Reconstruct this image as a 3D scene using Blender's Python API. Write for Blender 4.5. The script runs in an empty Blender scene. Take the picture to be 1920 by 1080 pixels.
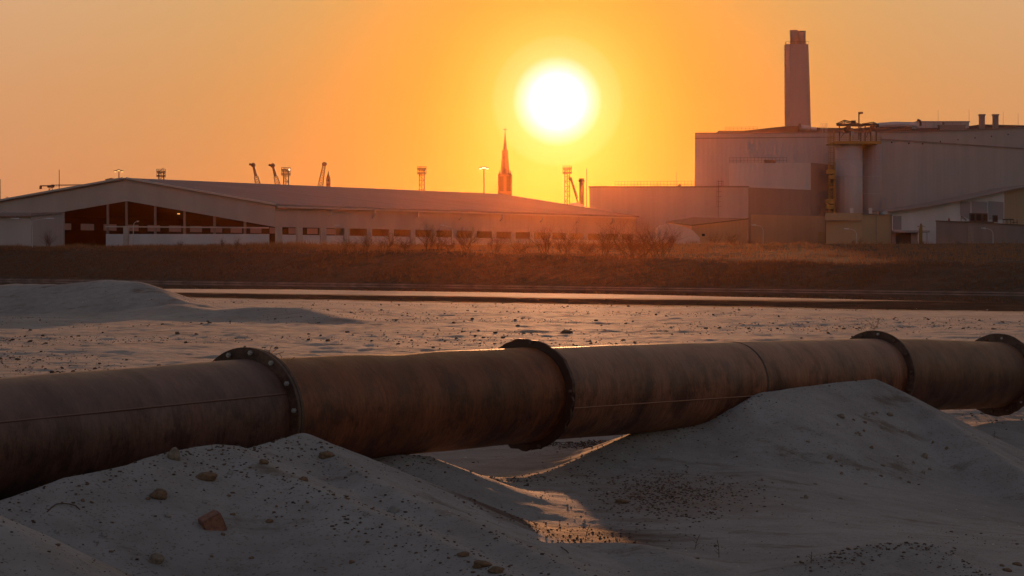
import bpy, math, random
import numpy as np
from mathutils import Vector
R = math.radians
random.seed(7); rng = np.random.default_rng(7)
sc = bpy.context.scene
col = sc.collection
# ------------------------------------------------------------------ camera
F = 4600.0; CZ = 2.0; HZ = 500.0          # focal length in px of a 1920 wide frame, camera height, horizon row
cam = bpy.data.cameras.new('camera'); camo = bpy.data.objects.new('camera', cam); col.objects.link(camo)
cam.sensor_width = 36; cam.lens = F / 1920 * 36; cam.shift_y = -(540 - HZ) / 1920
cam.clip_start = 0.1; cam.clip_end = 9000
camo.location = (0, 0, CZ); camo.rotation_euler = (R(90), 0, 0)
sc.camera = camo
# ------------------------------------------------------------------ sun and sky
SUN_EL = math.atan(310 / F); SUN_AZ = math.atan(85 / F)
sdir = Vector((math.sin(SUN_AZ) * math.cos(SUN_EL), math.cos(SUN_AZ) * math.cos(SUN_EL), math.sin(SUN_EL)))
sl = bpy.data.lights.new('sun', 'SUN'); slo = bpy.data.objects.new('sun', sl); col.objects.link(slo)
sl.energy = 2.4; sl.angle = R(0.6); sl.color = (1.0, 0.42, 0.17)
slo.rotation_euler = (-sdir).to_track_quat('-Z', 'Y').to_euler()
slo.location = (0, 60, 60)
w = bpy.data.worlds.new('World'); sc.world = w; w.use_nodes = True
nt = w.node_tree; N = nt.nodes; L = nt.links; N.clear()
out = N.new('ShaderNodeOutputWorld')
sky = N.new('ShaderNodeTexSky'); sky.sky_type = 'NISHITA'; sky.sun_disc = False
sky.sun_elevation = SUN_EL; sky.sun_rotation = SUN_AZ; sky.dust_density = 3.0; sky.air_density = 1.2; sky.ozone_density = 1.0
bg = N.new('ShaderNodeBackground'); bg.inputs[1].default_value = 0.05
tc = N.new('ShaderNodeTexCoord')
dot = N.new('ShaderNodeVectorMath'); dot.operation = 'DOT_PRODUCT'; dot.inputs[1].default_value = sdir
nrm = N.new('ShaderNodeVectorMath'); nrm.operation = 'NORMALIZE'; L.new(tc.outputs['Generated'], nrm.inputs[0]); L.new(nrm.outputs[0], dot.inputs[0])
ac = N.new('ShaderNodeMath'); ac.operation = 'ARCCOSINE'; L.new(dot.outputs['Value'], ac.inputs[0])
def ramp(src, stops, scale):
    m = N.new('ShaderNodeMath'); m.operation = 'MULTIPLY'; m.inputs[1].default_value = 1 / scale; L.new(src, m.inputs[0])
    cr = N.new('ShaderNodeValToRGB'); e = cr.color_ramp.elements
    while len(e) > 1: e.remove(e[-1])
    e[0].position = stops[0][0] / scale; e[0].color = (*stops[0][1], 1)
    for p, c in stops[1:]:
        q = e.new(p / scale); q.color = (*c, 1)
    L.new(m.outputs[0], cr.inputs[0]); return cr
D = math.pi / 180
core = ramp(ac.outputs[0], [(0, (3, 3, 3)), (.60 * D, (1.3, 1.25, 1.3)), (.76 * D, (.75, .72, .85)), (.92 * D, (.40, .38, .45)), (1.06 * D, (.28, .22, .16)), (1.3 * D, (.25, .17, .11)), (1.44 * D, (.22, .15, .09)),
                            (1.56 * D, (.20, .11, .04)), (2.2 * D, (.12, .05, .01)), (3.2 * D, (.04, .01, .005)), (8 * D, (0, 0, 0))], 8 * D)
wide = ramp(ac.outputs[0], [(0, (.72, .32, .035)), (3 * D, (.70, .29, .035)), (4.6 * D, (.665, .30, .065)), (6.5 * D, (.64, .31, .10)), (9 * D, (.65, .32, .13)), (13 * D, (.69, .335, .16)), (25 * D, (.32, .15, .07)), (50 * D, (.08, .05, .04)), (90 * D, (.01, .01, .012)), (180 * D, (0, 0, 0))], 180 * D)
grade = ramp(ac.outputs[0], [(0, (.05, .04, .05)), (14 * D, (.09, .08, .10)), (40 * D, (.5, .48, .55)), (75 * D, (3.6, 3.0, 3.1)), (120 * D, (4.6, 3.7, 4.0)), (180 * D, (4.2, 3.4, 3.7))], 180 * D)
gm = N.new('ShaderNodeMix'); gm.data_type = 'RGBA'; gm.blend_type = 'MULTIPLY'; gm.inputs[0].default_value = 1; L.new(sky.outputs[0], gm.inputs[6]); L.new(grade.outputs[0], gm.inputs[7]); L.new(gm.outputs[2], bg.inputs[0])
sep = N.new('ShaderNodeSeparateXYZ'); L.new(nrm.outputs[0], sep.inputs[0])
elev = ramp(sep.outputs[2], [(0, (.93, .86, .95)), (.035, (1, .95, .98)), (.07, (1.02, 1.08, 1.12)), (.11, (1.05, 1.3, 1.5)), (.3, (1.0, 1.3, 1.6)), (1, (.9, 1.2, 1.5))], 1.0)
mul = N.new('ShaderNodeMix'); mul.data_type = 'RGBA'; mul.blend_type = 'MULTIPLY'; mul.inputs[0].default_value = 1
L.new(wide.outputs[0], mul.inputs[6]); L.new(elev.outputs[0], mul.inputs[7])
add = N.new('ShaderNodeMix'); add.data_type = 'RGBA'; add.blend_type = 'ADD'; add.inputs[0].default_value = 1
L.new(mul.outputs[2], add.inputs[6]); L.new(core.outputs[0], add.inputs[7])
bg2 = N.new('ShaderNodeBackground'); bg2.inputs[1].default_value = 0.80; L.new(add.outputs[2], bg2.inputs[0])
ash = N.new('ShaderNodeAddShader'); L.new(bg.outputs[0], ash.inputs[0]); L.new(bg2.outputs[0], ash.inputs[1]); L.new(ash.outputs[0], out.inputs[0])
sc.view_settings.view_transform = 'Standard'; sc.view_settings.look = 'None'
sc.view_settings.exposure = 0.0; sc.view_settings.gamma = 1; sc.view_settings.use_curve_mapping = False
sc.render.engine = 'CYCLES'; sc.cycles.use_denoising = True
sc.cycles.max_bounces = 6; sc.cycles.volume_bounces = 0; sc.cycles.transparent_max_bounces = 12
sc.cycles.sample_clamp_indirect = 3

# ------------------------------------------------------------------ helpers
def P(px, py, Y): return Vector(((px - 960) / F * Y, Y, CZ + (HZ - py) / F * Y))
def tag(o, label=None, cat=None, group=None, kind=None):
    if label: o['label'] = label
    if cat: o['category'] = cat
    if group: o['group'] = group
    if kind: o['kind'] = kind
    return o
def empty(name, loc, label, cat, group=None):
    o = bpy.data.objects.new(name, None); o.empty_display_size = .5; col.objects.link(o); o.location = loc
    return tag(o, label, cat, group)
class MB:
    def __init__(s): s.v = []; s.f = []
    def add(s, vs, fs):
        b = len(s.v); s.v += [tuple(p) for p in vs]; s.f += [tuple(i + b for i in f) for f in fs]; return s
    def box(s, c, size, ax=(1, 0, 0), up=(0, 0, 1)):
        c = Vector(c); a = Vector(ax).normalized(); u = Vector(up).normalized(); b = u.cross(a).normalized(); u = a.cross(b)
        hx, hy, hz = size[0] / 2, size[1] / 2, size[2] / 2
        vs = [c + a * (i * hx) + b * (j * hy) + u * (k * hz) for i in (-1, 1) for j in (-1, 1) for k in (-1, 1)]
        return s.add(vs, [(0, 1, 3, 2), (4, 6, 7, 5), (0, 4, 5, 1), (2, 3, 7, 6), (0, 2, 6, 4), (1, 5, 7, 3)])
    def bar(s, a, b, w, h=None):
        a = Vector(a); b = Vector(b); d = b - a; h = h or w
        up = Vector((0, 0, 1)) if abs(d.normalized().z) < .95 else Vector((0, 1, 0))
        ax = d.normalized(); side = up.cross(ax).normalized(); u = ax.cross(side)
        vs = [p + side * (i * w / 2) + u * (j * h / 2) for p in (a, b) for i, j in ((-1, -1), (1, -1), (1, 1), (-1, 1))]
        return s.add(vs, [(3, 2, 1, 0), (4, 5, 6, 7), (0, 1, 5, 4), (1, 2, 6, 5), (2, 3, 7, 6), (3, 0, 4, 7)])
    def tube(s, a, b, r, r2=None, n=10, cap=True):
        a = Vector(a); b = Vector(b); d = (b - a).normalized(); r2 = r if r2 is None else r2
        t = Vector((0, 0, 1)) if abs(d.z) < .95 else Vector((0, 1, 0))
        e1 = t.cross(d).normalized(); e2 = d.cross(e1)
        vs = []
        for p, q in ((a, r), (b, r2)):
            for i in range(n):
                an = 2 * math.pi * i / n; vs.append(p + e1 * (q * math.cos(an)) + e2 * (q * math.sin(an)))
        fs = [(i, (i + 1) % n, n + (i + 1) % n, n + i) for i in range(n)]
        if cap: fs += [tuple(range(n))[::-1], tuple(range(n, 2 * n))]
        return s.add(vs, fs)
    def prism(s, poly, z0, z1):       # poly plan [(x,y)], z1 may be list of heights
        n = len(poly); z1 = z1 if isinstance(z1, (list, tuple)) else [z1] * n
        z0 = z0 if isinstance(z0, (list, tuple)) else [z0] * n
        vs = [(p[0], p[1], z0[i]) for i, p in enumerate(poly)] + [(p[0], p[1], z1[i]) for i, p in enumerate(poly)]
        return s.add(vs, [(i, (i + 1) % n, n + (i + 1) % n, n + i) for i in range(n)] + [tuple(range(n))[::-1], tuple(range(n, 2 * n))])
    def slab(s, quad, nrm, th):       # extrude any planar polygon along a vector
        v = Vector(nrm).normalized() * th; q = [Vector(p) for p in quad]; n = len(q)
        return s.add(q + [p + v for p in q], [tuple(range(n)), tuple(range(2 * n - 1, n - 1, -1))] + [(i, n + i, n + (i + 1) % n, (i + 1) % n) for i in range(n)])
    def build(s, name, mat, parent=None, smooth=False, label=None):
        off = Vector(parent.location) if parent is not None else Vector((0, 0, 0))
        if parent is not None and parent.parent is not None: off = off + Vector(parent.parent.location)
        me = bpy.data.meshes.new(name); me.from_pydata([(x - off.x, y - off.y, z - off.z) for x, y, z in s.v], [], s.f); me.update()
        if smooth: me.polygons.foreach_set('use_smooth', [True] * len(me.polygons))
        me.materials.append(mat)
        o = bpy.data.objects.new(name, me); col.objects.link(o)
        if parent is not None: o.parent = parent
        if label: o['label'] = label
        return o
def copy_tree(o, loc, parent=None):
    c = o.copy(); col.objects.link(c)
    if parent is None: c.location = loc
    else: c.parent = parent
    for ch in list(o.children): copy_tree(ch, None, c)
    return c
def fast_mesh(name, verts, faces, mat, k, smooth=False):
    me = bpy.data.meshes.new(name); nv, nf = len(verts), len(faces)
    me.vertices.add(nv); me.vertices.foreach_set('co', np.asarray(verts, dtype=np.float32).ravel())
    me.loops.add(nf * k); me.loops.foreach_set('vertex_index', np.asarray(faces, dtype=np.int32).ravel())
    me.polygons.add(nf); me.polygons.foreach_set('loop_start', np.arange(0, nf * k, k, dtype=np.int32))
    me.polygons.foreach_set('loop_total', np.full(nf, k, dtype=np.int32))
    if smooth: me.polygons.foreach_set('use_smooth', np.ones(nf, dtype=bool))
    me.update(calc_edges=True); me.validate(); me.materials.append(mat)
    o = bpy.data.objects.new(name, me); col.objects.link(o); return o
# ------------------------------------------------------------------ materials
def mat(name, c, rough=.7, metal=0., spec=.5, noise=None, bump=None, coord='Object'):
    """noise=(scale, amount, (sx,sy,sz)), bump=(scale, strength, distance, (sx,sy,sz))"""
    m = bpy.data.materials.new(name); m.use_nodes = True; n = m.node_tree.nodes; l = m.node_tree.links
    b = n['Principled BSDF']; b.inputs['Base Color'].default_value = (*c, 1); b.inputs['Roughness'].default_value = rough
    b.inputs['Metallic'].default_value = metal; b.inputs['Specular IOR Level'].default_value = spec
    t = n.new('ShaderNodeTexCoord')
    def mapped(s3):
        mp = n.new('ShaderNodeMapping'); mp.inputs['Scale'].default_value = s3; l.new(t.outputs[coord], mp.inputs[0]); return mp
    if noise:
        mp = mapped(noise[2]); x = n.new('ShaderNodeTexNoise'); x.inputs['Scale'].default_value = noise[0]; x.inputs['Detail'].default_value = 6; l.new(mp.outputs[0], x.inputs[0])
        cr = n.new('ShaderNodeMapRange'); cr.inputs[1].default_value = .3; cr.inputs[2].default_value = .7; cr.inputs[3].default_value = 1 - noise[1]; cr.inputs[4].default_value = 1 + noise[1]
        l.new(x.outputs[0], cr.inputs[0])
        mx = n.new('ShaderNodeVectorMath'); mx.operation = 'SCALE'; mx.inputs[0].default_value = c; l.new(cr.outputs[0], mx.inputs['Scale']); l.new(mx.outputs[0], b.inputs['Base Color'])
    if bump:
        mp = mapped(bump[3]); x = n.new('ShaderNodeTexNoise'); x.inputs['Scale'].default_value = bump[0]; x.inputs['Detail'].default_value = 5; l.new(mp.outputs[0], x.inputs[0])
        bp = n.new('ShaderNodeBump'); bp.inputs['Strength'].default_value = bump[1]; bp.inputs['Distance'].default_value = bump[2]; l.new(x.outputs[0], bp.inputs['Height']); l.new(bp.outputs[0], b.inputs['Normal'])
    return m
def cladding(name, c, pitch=.35, rough=.5, ang=0.):     # ribbed sheet metal, ribs by world position, weather streaks
    m = mat(name, c, rough, .0, .4, noise=(1.0, .08, (.25, .25, .035)))
    n = m.node_tree.nodes; l = m.node_tree.links; b = n['Principled BSDF']
    g = n.new('ShaderNodeTexCoord'); mp = n.new('ShaderNodeMapping'); mp.inputs['Rotation'].default_value = (0, 0, ang); l.new(g.outputs['Object'], mp.inputs[0])
    wv = n.new('ShaderNodeTexWave'); wv.bands_direction = 'X'; wv.inputs['Scale'].default_value = .314 / pitch; l.new(mp.outputs[0], wv.inputs[0])
    bp = n.new('ShaderNodeBump'); bp.inputs['Strength'].default_value = .5; bp.inputs['Distance'].default_value = .05; l.new(wv.outputs[0], bp.inputs['Height']); l.new(bp.outputs[0], b.inputs['Normal'])
    return m
WHITE = cladding('white_cladding', (.47, .42, .42), 1.05)
GREYC = cladding('grey_cladding', (.40, .36, .37), 1.05)
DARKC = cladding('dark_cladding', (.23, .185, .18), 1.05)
PALE = cladding('pale_cladding', (.55, .54, .58), .6)
BEIGE = cladding('beige_cladding', (.36, .25, .17), .9)
ROOFM = mat('roof_sheet', (.24, .22, .23), .85, .0, .08, noise=(1, .10, (.05, .35, .2)), bump=(1.0, .3, .05, (.1, .6, .1)))
DROOF = mat('dark_roof', (.10, .07, .06), .7, noise=(1, .2, (.1, .1, .1)))
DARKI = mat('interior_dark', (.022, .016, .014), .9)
CONC = mat('concrete', (.42, .38, .36), .85, noise=(1, .15, (.5, .5, .3)))
STEEL = mat('dark_steel', (.09, .06, .055), .6, .2)
GALV = mat('galvanised', (.45, .44, .46), .45, .5)
YELL = mat('yellow_paint', (.30, .19, .045), .6)
BRICK = mat('brick_stone', (.16, .09, .07), .9, noise=(1, .2, (.3, .3, .3)))
def emis(name, c, s):
    m = mat(name, c, .5); b = m.node_tree.nodes['Principled BSDF']; b.inputs['Emission Color'].default_value = (*c, 1); b.inputs['Emission Strength'].default_value = s; return m
LAMPW = emis('lamp_white', (1, .85, .65), 2.2); LAMPO = emis('lamp_warm', (1, .55, .15), 1.6)

# ------------------------------------------------------------------ terrain functions
_T = rng.random((256, 256))
def vnoise(x, y):
    xi = np.floor(x).astype(int); yi = np.floor(y).astype(int); fx = x - xi; fy = y - yi
    fx = fx * fx * (3 - 2 * fx); fy = fy * fy * (3 - 2 * fy)
    a = _T[xi & 255, yi & 255]; b = _T[(xi + 1) & 255, yi & 255]; c = _T[xi & 255, (yi + 1) & 255]; d = _T[(xi + 1) & 255, (yi + 1) & 255]
    return (a * (1 - fx) + b * fx) * (1 - fy) + (c * (1 - fx) + d * fx) * fy * 1.0
def fbm(x, y, o=4):
    s = 0; a = 1.; t = 0
    for i in range(o): s = s + a * (vnoise(x * 2 ** i + 17.3 * i, y * 2 ** i + 5.1 * i) - .5); t += a; a *= .5
    return s / t
def ridge(X, Y, pts, m, r=.06):
    best = np.full(X.shape, -9.0)
    for (x0, y0, z0), (x1, y1, z1) in zip(pts[:-1], pts[1:]):
        dx, dy = x1 - x0, y1 - y0; l2 = dx * dx + dy * dy + 1e-9
        t = np.clip(((X - x0) * dx + (Y - y0) * dy) / l2, 0, 1)
        d = np.hypot(X - x0 - t * dx, Y - y0 - t * dy)
        best = np.maximum(best, z0 + t * (z1 - z0) - m * (np.sqrt(d * d + r * r) - r))
    return best
def smax(a, b, k): return .5 * (a + b + np.sqrt((a - b) ** 2 + k * k))
def RP(lst): return [tuple(P(*q)) for q in lst]
PILES = [   # (crest as pixel, pixel, distance), slope, crest rounding, smoothing at the foot
 (RP([(-150, 985, 15.8), (0, 941, 16.3), (60, 921, 16.5), (130, 897, 16.8), (200, 884, 17.0), (260, 868, 17.2), (320, 848, 17.6), (370, 838, 17.9), (405, 835, 18.0), (440, 838, 18.1), (462, 845, 18.2), (500, 833, 18.5), (545, 821, 18.8), (568, 815, 19.0),
      (600, 833, 18.8), (645, 868, 18.4), (720, 910, 17.8), (820, 956, 17.2), (900, 990, 16.7), (1000, 1036, 16.0), (1110, 1084, 15.2)]), .42, .05, .06),
 (RP([(-100, 960, 17.2), (0, 935, 17.5), (300, 868, 18.9), (560, 832, 20.2), (640, 868, 19.6)]), .45, .1, .06),
 (RP([(440, 846, 17.9), (520, 882, 17.5), (640, 935, 16.9), (760, 985, 16.4), (900, 1050, 15.7), (960, 1085, 15.3)]), .36, .04, .05),
 (RP([(-260, 850, 12.9), (-60, 945, 12.5), (0, 983, 12.3), (60, 1028, 12.1), (125, 1084, 11.9), (200, 1140, 11.7)]), .5, .04, .06),
 (RP([(600, 885, 21.2), (690, 860, 21.0), (745, 852, 21.2), (800, 858, 21.6), (870, 890, 22.4), (940, 902, 22.9), (990, 903, 23.1), (1050, 882, 23.8), (1120, 849, 24.3), (1190, 815, 25.0), (1240, 803, 25.4), (1330, 796, 25.9), (1420, 780, 26.2)]), .40, .04, .10),
 (RP([(900, 890, 25.0), (960, 866, 25.4), (1030, 847, 25.6), (1090, 855, 25.5), (1150, 875, 25.2)]), .33, .06, .05),
 (RP([(480, 735, 28.5), (700, 722, 30.5), (900, 712, 31.5), (1100, 712, 31.5), (1290, 715, 31.5)]), .30, .3, .15),  # unseen ridge added behind the pipe to shade the sand under it
 (RP([(1060, 838, 26.8), (1110, 829, 27.0), (1200, 836, 26.5)]), .3, .05, .05),
 (RP([(1395, 758, 25.9), (1430, 736, 26.2), (1500, 728, 26.9), (1560, 720, 27.6), (1640, 711, 28.3), (1680, 733, 28.1), (1740, 768, 27.6), (1800, 809, 26.8), (1920, 889, 25.4), (2010, 945, 24.6)]), .50, .03, .08),
 (RP([(1430, 742, 27.2), (1540, 732, 28.1), (1590, 735, 28.9)]), .75, .1, .1),
 (RP([(1480, 1062, 17.2), (1560, 1042, 17.4), (1620, 1028, 17.6), (1700, 1018, 17.8), (1750, 1024, 17.8), (1800, 1058, 17.3), (1850, 1085, 17.0)]), .25, .05, .05),
 (RP([(1010, 1034, 17.4), (1060, 1020, 18.0), (1150, 1018, 18.1), (1200, 1022, 18.0), (1300, 1052, 17.4), (1380, 1085, 17)]), .25, .04, .05),
 (RP([(1780, 806, 31.5), (1880, 792, 32.6), (1960, 788, 33.0), (2050, 780, 34)]), .28, .1, .1),
 (RP([(-220, 560, 95), (-120, 545, 95), (-40, 538, 95), (30, 532, 95), (110, 533, 94), (160, 528, 94), (195, 524, 94), (255, 528, 93), (285, 543, 92), (310, 555, 91), (345, 566, 90), (380, 574, 88)]), .36, .3, .12),
 (RP([(330, 572, 88), (400, 582, 85), (480, 576, 85), (560, 577, 84), (630, 596, 80)]), .16, .4, .12),
 (RP([(120, 585, 90), (240, 590, 88), (330, 592, 86)]), .2, .3, .1),
]
BY = [0, 12, 18, 21, 23.5, 26, 30, 45, 80, 400]; BZ = [-2.27, -2.25, -2.21, -2.14, -2.05, -1.99, -1.95, -1.87, -1.82, -1.82]
SN = [-200, 0, 160, 178, 208, 228, 251, 268, 400, 700]; DN = [-62, -60, -48, -37, -36, -35, -38, -41, -50, -60]
def sd(X, Y):
    return (X + 80) * .532 - (Y - 383) * .847, (X + 80) * .847 + (Y - 383) * .532
def sand_z(X, Y, detail=True):
    base = np.interp(Y, BY, BZ) + CZ
    base = base - .40 * np.clip((X - 2.4) / 2.6, 0, 1) * np.clip((44 - Y) / 8, 0, 1) * np.clip((Y - 19) / 4, 0, 1)
    base = base + .16 * fbm(X * .12 + 3, Y * .12, 3) * np.clip(Y / 40, .25, 1)
    s, d = sd(X, Y); dn = np.interp(s, SN, DN) + 1.6 * fbm(s * .05, s * 0 + 2, 3) - d
    prof = np.where(dn < 0, -.15 + dn * .15, np.where(dn < 2.0, -.15 + .19 * dn / 2.0, .04 - .06 * np.clip((dn - 2) / 6, 0, 1) + .2 * np.clip((dn - 14) / 30, 0, 1)))
    z = np.where(dn < 44, np.minimum(base, prof), base)
    if detail is not None:
        amp = np.clip((Y - 26) / 30, 0, 1) * np.clip(dn / 30, .12, 1)
        z = z + amp * (.035 * fbm(X * .10, Y * .8, 3) + .08 * fbm(X * .5 + 9, Y * .5, 4) + .075 * fbm(X * 2.1, Y * 1.6 + 5, 4))
    for pts, m, r, k in PILES:
        pz = ridge(X, Y, pts, m, r)
        z = np.where(pz > z - 1.0, smax(z, pz, k) , z)
    if detail is not None:
        near = np.clip((60 - Y) / 30, 0, 1)
        z = z + near * (.028 * fbm(X * 1.1 + 4, Y * 1.1, 4) + .012 * fbm(X * 5, Y * 5, 3))
        z = z + near * .0035 * np.sin((X * .9 + Y * 2.2 + 3.0 * fbm(X * .8, Y * .8, 3)) * 10) * np.clip(vnoise(X * .3 + 7, Y * .3) * 2 - .7, 0, 1) * np.clip(np.hypot((X - .6) / 1.2, (Y - 19.6) / 2.6) - .9, 0, 1)
    return z
def sand_hit(px, py, y0=10., y1=210.):
    Ys = np.exp(np.linspace(math.log(y0), math.log(y1), 3000)); Xs = (px - 960) / F * Ys; Zs = CZ + (HZ - py) / F * Ys
    g = sand_z(Xs, Ys); i = np.argmax(Zs < g)
    return Vector((Xs[i], Ys[i], g[i]))
CS = [-400, -32, 66, 131, 185, 213, 400]; CH = [5.4, 5.3, 4.4, 3.4, 2.35, 2.15, 2.15]; CD = [8, 5, 8, 50, 140, 160, 200]
def far_z(s, d, detail=True):
    h = np.interp(s, CS, CH); g = np.interp(s, CS, CD)
    z = np.where(d < 12, -.15 + (h + .15) * np.clip((d + .3) / 12.3, -1, 1) ** .8 if False else -.15 + (h + .15) * np.sign(d) * np.abs(np.clip(d / 12, -1, 1)) ** .85,
                 h + (4.9 - h) * np.clip((d - 12) / g, 0, 1) ** .8)
    if detail:
        z = z + .35 * fbm(s * .11, d * .16, 4) * np.clip(d / 4, 0, 1) * np.clip((260 - d) / 100, .0, 1)
    return z
def far_xy(s, d): return -80 + .532 * s + .847 * d, 383 - .847 * s + .532 * d
def far_ground(X, Y):
    s, d = sd(X, Y); return float(far_z(np.array([s]), np.array([d]))[0])
def grid_mesh(name, Xg, Yg, Zg, m):
    nr, nc = Xg.shape; v = np.stack([Xg, Yg, Zg], -1).reshape(-1, 3); i = np.arange(nr * nc).reshape(nr, nc)
    f = np.stack([i[:-1, :-1], i[:-1, 1:], i[1:, 1:], i[1:, :-1]], -1).reshape(-1, 4)
    return fast_mesh(name, v, f, m, 4, True)

# ------------------------------------------------------------------ ground materials
def sand_material():
    m = bpy.data.materials.new('sand'); m.use_nodes = True; n = m.node_tree.nodes; l = m.node_tree.links; b = n['Principled BSDF']
    t = n.new('ShaderNodeTexCoord')
    def noise(scale, detail=6, sc3=(1, 1, 1), rough=.55):
        mp = n.new('ShaderNodeMapping'); mp.inputs['Scale'].default_value = sc3; l.new(t.outputs['Object'], mp.inputs[0])
        x = n.new('ShaderNodeTexNoise'); x.inputs['Scale'].default_value = scale; x.inputs['Detail'].default_value = detail; x.inputs['Roughness'].default_value = rough; l.new(mp.outputs[0], x.inputs[0]); return x.outputs[0]
    def rampn(src, a, c0, bb, c1):
        r = n.new('ShaderNodeValToRGB'); e = r.color_ramp.elements; e[0].position = a; e[0].color = (*c0, 1); e[1].position = bb; e[1].color = (*c1, 1); l.new(src, r.inputs[0]); return r.outputs[0]
    def mul(a, bb):
        x = n.new('ShaderNodeMix'); x.data_type = 'RGBA'; x.blend_type = 'MULTIPLY'; x.inputs[0].default_value = 1; l.new(a, x.inputs[6]); l.new(bb, x.inputs[7]); return x.outputs[2]
    c = rampn(noise(.35, 5, (1, .6, 1)), .35, (.255, .23, .218), .65, (.35, .322, .305))
    c = mul(c, rampn(noise(3.0, 6), .3, (.80, .78, .76), .6, (1, 1, 1)))
    c = mul(c, rampn(noise(40, 3), .34, (.62, .54, .5), .42, (1, 1, 1)))     # dark grains and crumbs
    c = mul(c, rampn(noise(1.3, 7, (.5, 1, 1), .7), .35, (.58, .47, .39), .44, (1, 1, 1)))
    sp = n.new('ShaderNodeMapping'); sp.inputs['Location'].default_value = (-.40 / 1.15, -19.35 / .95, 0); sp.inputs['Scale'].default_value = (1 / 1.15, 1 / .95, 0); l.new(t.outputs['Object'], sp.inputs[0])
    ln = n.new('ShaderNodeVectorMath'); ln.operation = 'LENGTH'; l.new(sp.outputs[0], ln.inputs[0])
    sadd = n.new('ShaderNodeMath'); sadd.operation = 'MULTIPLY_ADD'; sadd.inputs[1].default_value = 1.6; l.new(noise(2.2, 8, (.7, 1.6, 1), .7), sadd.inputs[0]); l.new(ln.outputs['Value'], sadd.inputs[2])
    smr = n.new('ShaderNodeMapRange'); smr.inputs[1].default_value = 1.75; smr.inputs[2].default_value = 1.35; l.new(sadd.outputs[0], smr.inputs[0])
    smx = n.new('ShaderNodeMix'); smx.data_type = 'RGBA'; l.new(smr.outputs[0], smx.inputs[0]); l.new(c, smx.inputs[6]); smx.inputs[7].default_value = (.07, .032, .02, 1); c = smx.outputs[2]  # reddish soil patch, colour darkened further to dim the sunlit hollow
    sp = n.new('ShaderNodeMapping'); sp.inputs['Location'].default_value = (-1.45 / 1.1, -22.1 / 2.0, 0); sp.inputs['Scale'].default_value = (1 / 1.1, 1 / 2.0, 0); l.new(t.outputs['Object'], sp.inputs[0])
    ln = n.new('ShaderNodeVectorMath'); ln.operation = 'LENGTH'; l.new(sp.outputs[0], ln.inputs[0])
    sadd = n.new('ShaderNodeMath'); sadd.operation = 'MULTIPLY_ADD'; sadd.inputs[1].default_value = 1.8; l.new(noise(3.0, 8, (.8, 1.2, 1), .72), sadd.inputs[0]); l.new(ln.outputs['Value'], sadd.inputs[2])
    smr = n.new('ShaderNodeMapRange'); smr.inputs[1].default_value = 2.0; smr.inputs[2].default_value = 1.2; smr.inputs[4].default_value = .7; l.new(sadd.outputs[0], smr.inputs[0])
    smx = n.new('ShaderNodeMix'); smx.data_type = 'RGBA'; l.new(smr.outputs[0], smx.inputs[0]); l.new(c, smx.inputs[6]); smx.inputs[7].default_value = (.20, .125, .095, 1); c = smx.outputs[2]  # brown soil patch, its tint also painting in warm lens flare
    # damp darker sand near the river: a band that follows the shore (world position)
    sx = n.new('ShaderNodeSeparateXYZ'); l.new(t.outputs['Object'], sx.inputs[0])
    def math_(op, a, bb):
        x = n.new('ShaderNodeMath'); x.operation = op
        for i, q in enumerate((a, bb)):
            if isinstance(q, (int, float)): x.inputs[i].default_value = q
            else: l.new(q, x.inputs[i])
        return x.outputs[0]
    d = math_('ADD', math_('MULTIPLY', sx.outputs[0], .847), math_('ADD', math_('MULTIPLY', sx.outputs[1], .532), 80 * .847 - 383 * .532))
    d = math_('ADD', math_('SUBTRACT', d, math_('MULTIPLY', sx.outputs[0], .35)), math_('MULTIPLY', math_('SUBTRACT', noise(.12, 6), .5), 9))
    dr = n.new('ShaderNodeValToRGB'); e = dr.color_ramp.elements; e[0].position = 0; e[0].color = (0, 0, 0, 1); e[1].position = .14; e[1].color = (1, 1, 1, 1)
    q1 = e.new(.66); q1.color = (1, 1, 1, 1); q2 = e.new(.86); q2.color = (0, 0, 0, 1)
    dm = n.new('ShaderNodeMapRange'); dm.inputs[1].default_value = -70; dm.inputs[2].default_value = -42; l.new(d, dm.inputs[0]); l.new(dm.outputs[0], dr.inputs[0]); damp = dr
    mx = n.new('ShaderNodeMix'); mx.data_type = 'RGBA'; l.new(damp.outputs[0], mx.inputs[0]); l.new(c, mx.inputs[6])
    l.new(mul(c, rampn(noise(.4, 5), .3, (.27, .18, .13), .7, (.46, .34, .26))), mx.inputs[7]); l.new(mx.outputs[2], b.inputs['Base Color'])
    spm = n.new('ShaderNodeMapRange'); spm.inputs[3].default_value = .045; spm.inputs[4].default_value = .0; l.new(damp.outputs[0], spm.inputs[0]); l.new(spm.outputs[0], b.inputs['Specular IOR Level'])
    b.inputs['Roughness'].default_value = .8; b.inputs['Specular IOR Level'].default_value = .12
    shm = n.new('ShaderNodeMapRange'); shm.inputs[3].default_value = .13; shm.inputs[4].default_value = .0; l.new(damp.outputs[0], shm.inputs[0]); l.new(shm.outputs[0], b.inputs['Sheen Weight']); b.inputs['Sheen Roughness'].default_value = .45; b.inputs['Sheen Tint'].default_value = (.8, .85, 1.0, 1)
    h1 = noise(7, 8, (1, 1, 1), .65); h2 = noise(60, 4)
    hs = math_('ADD', math_('MULTIPLY', h1, 1.0), math_('MULTIPLY', h2, .12))
    bp = n.new('ShaderNodeBump'); bp.inputs['Strength'].default_value = .7; bp.inputs['Distance'].default_value = .016; l.new(hs, bp.inputs['Height']); l.new(bp.outputs[0], b.inputs['Normal'])
    return m
SAND = sand_material()
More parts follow.
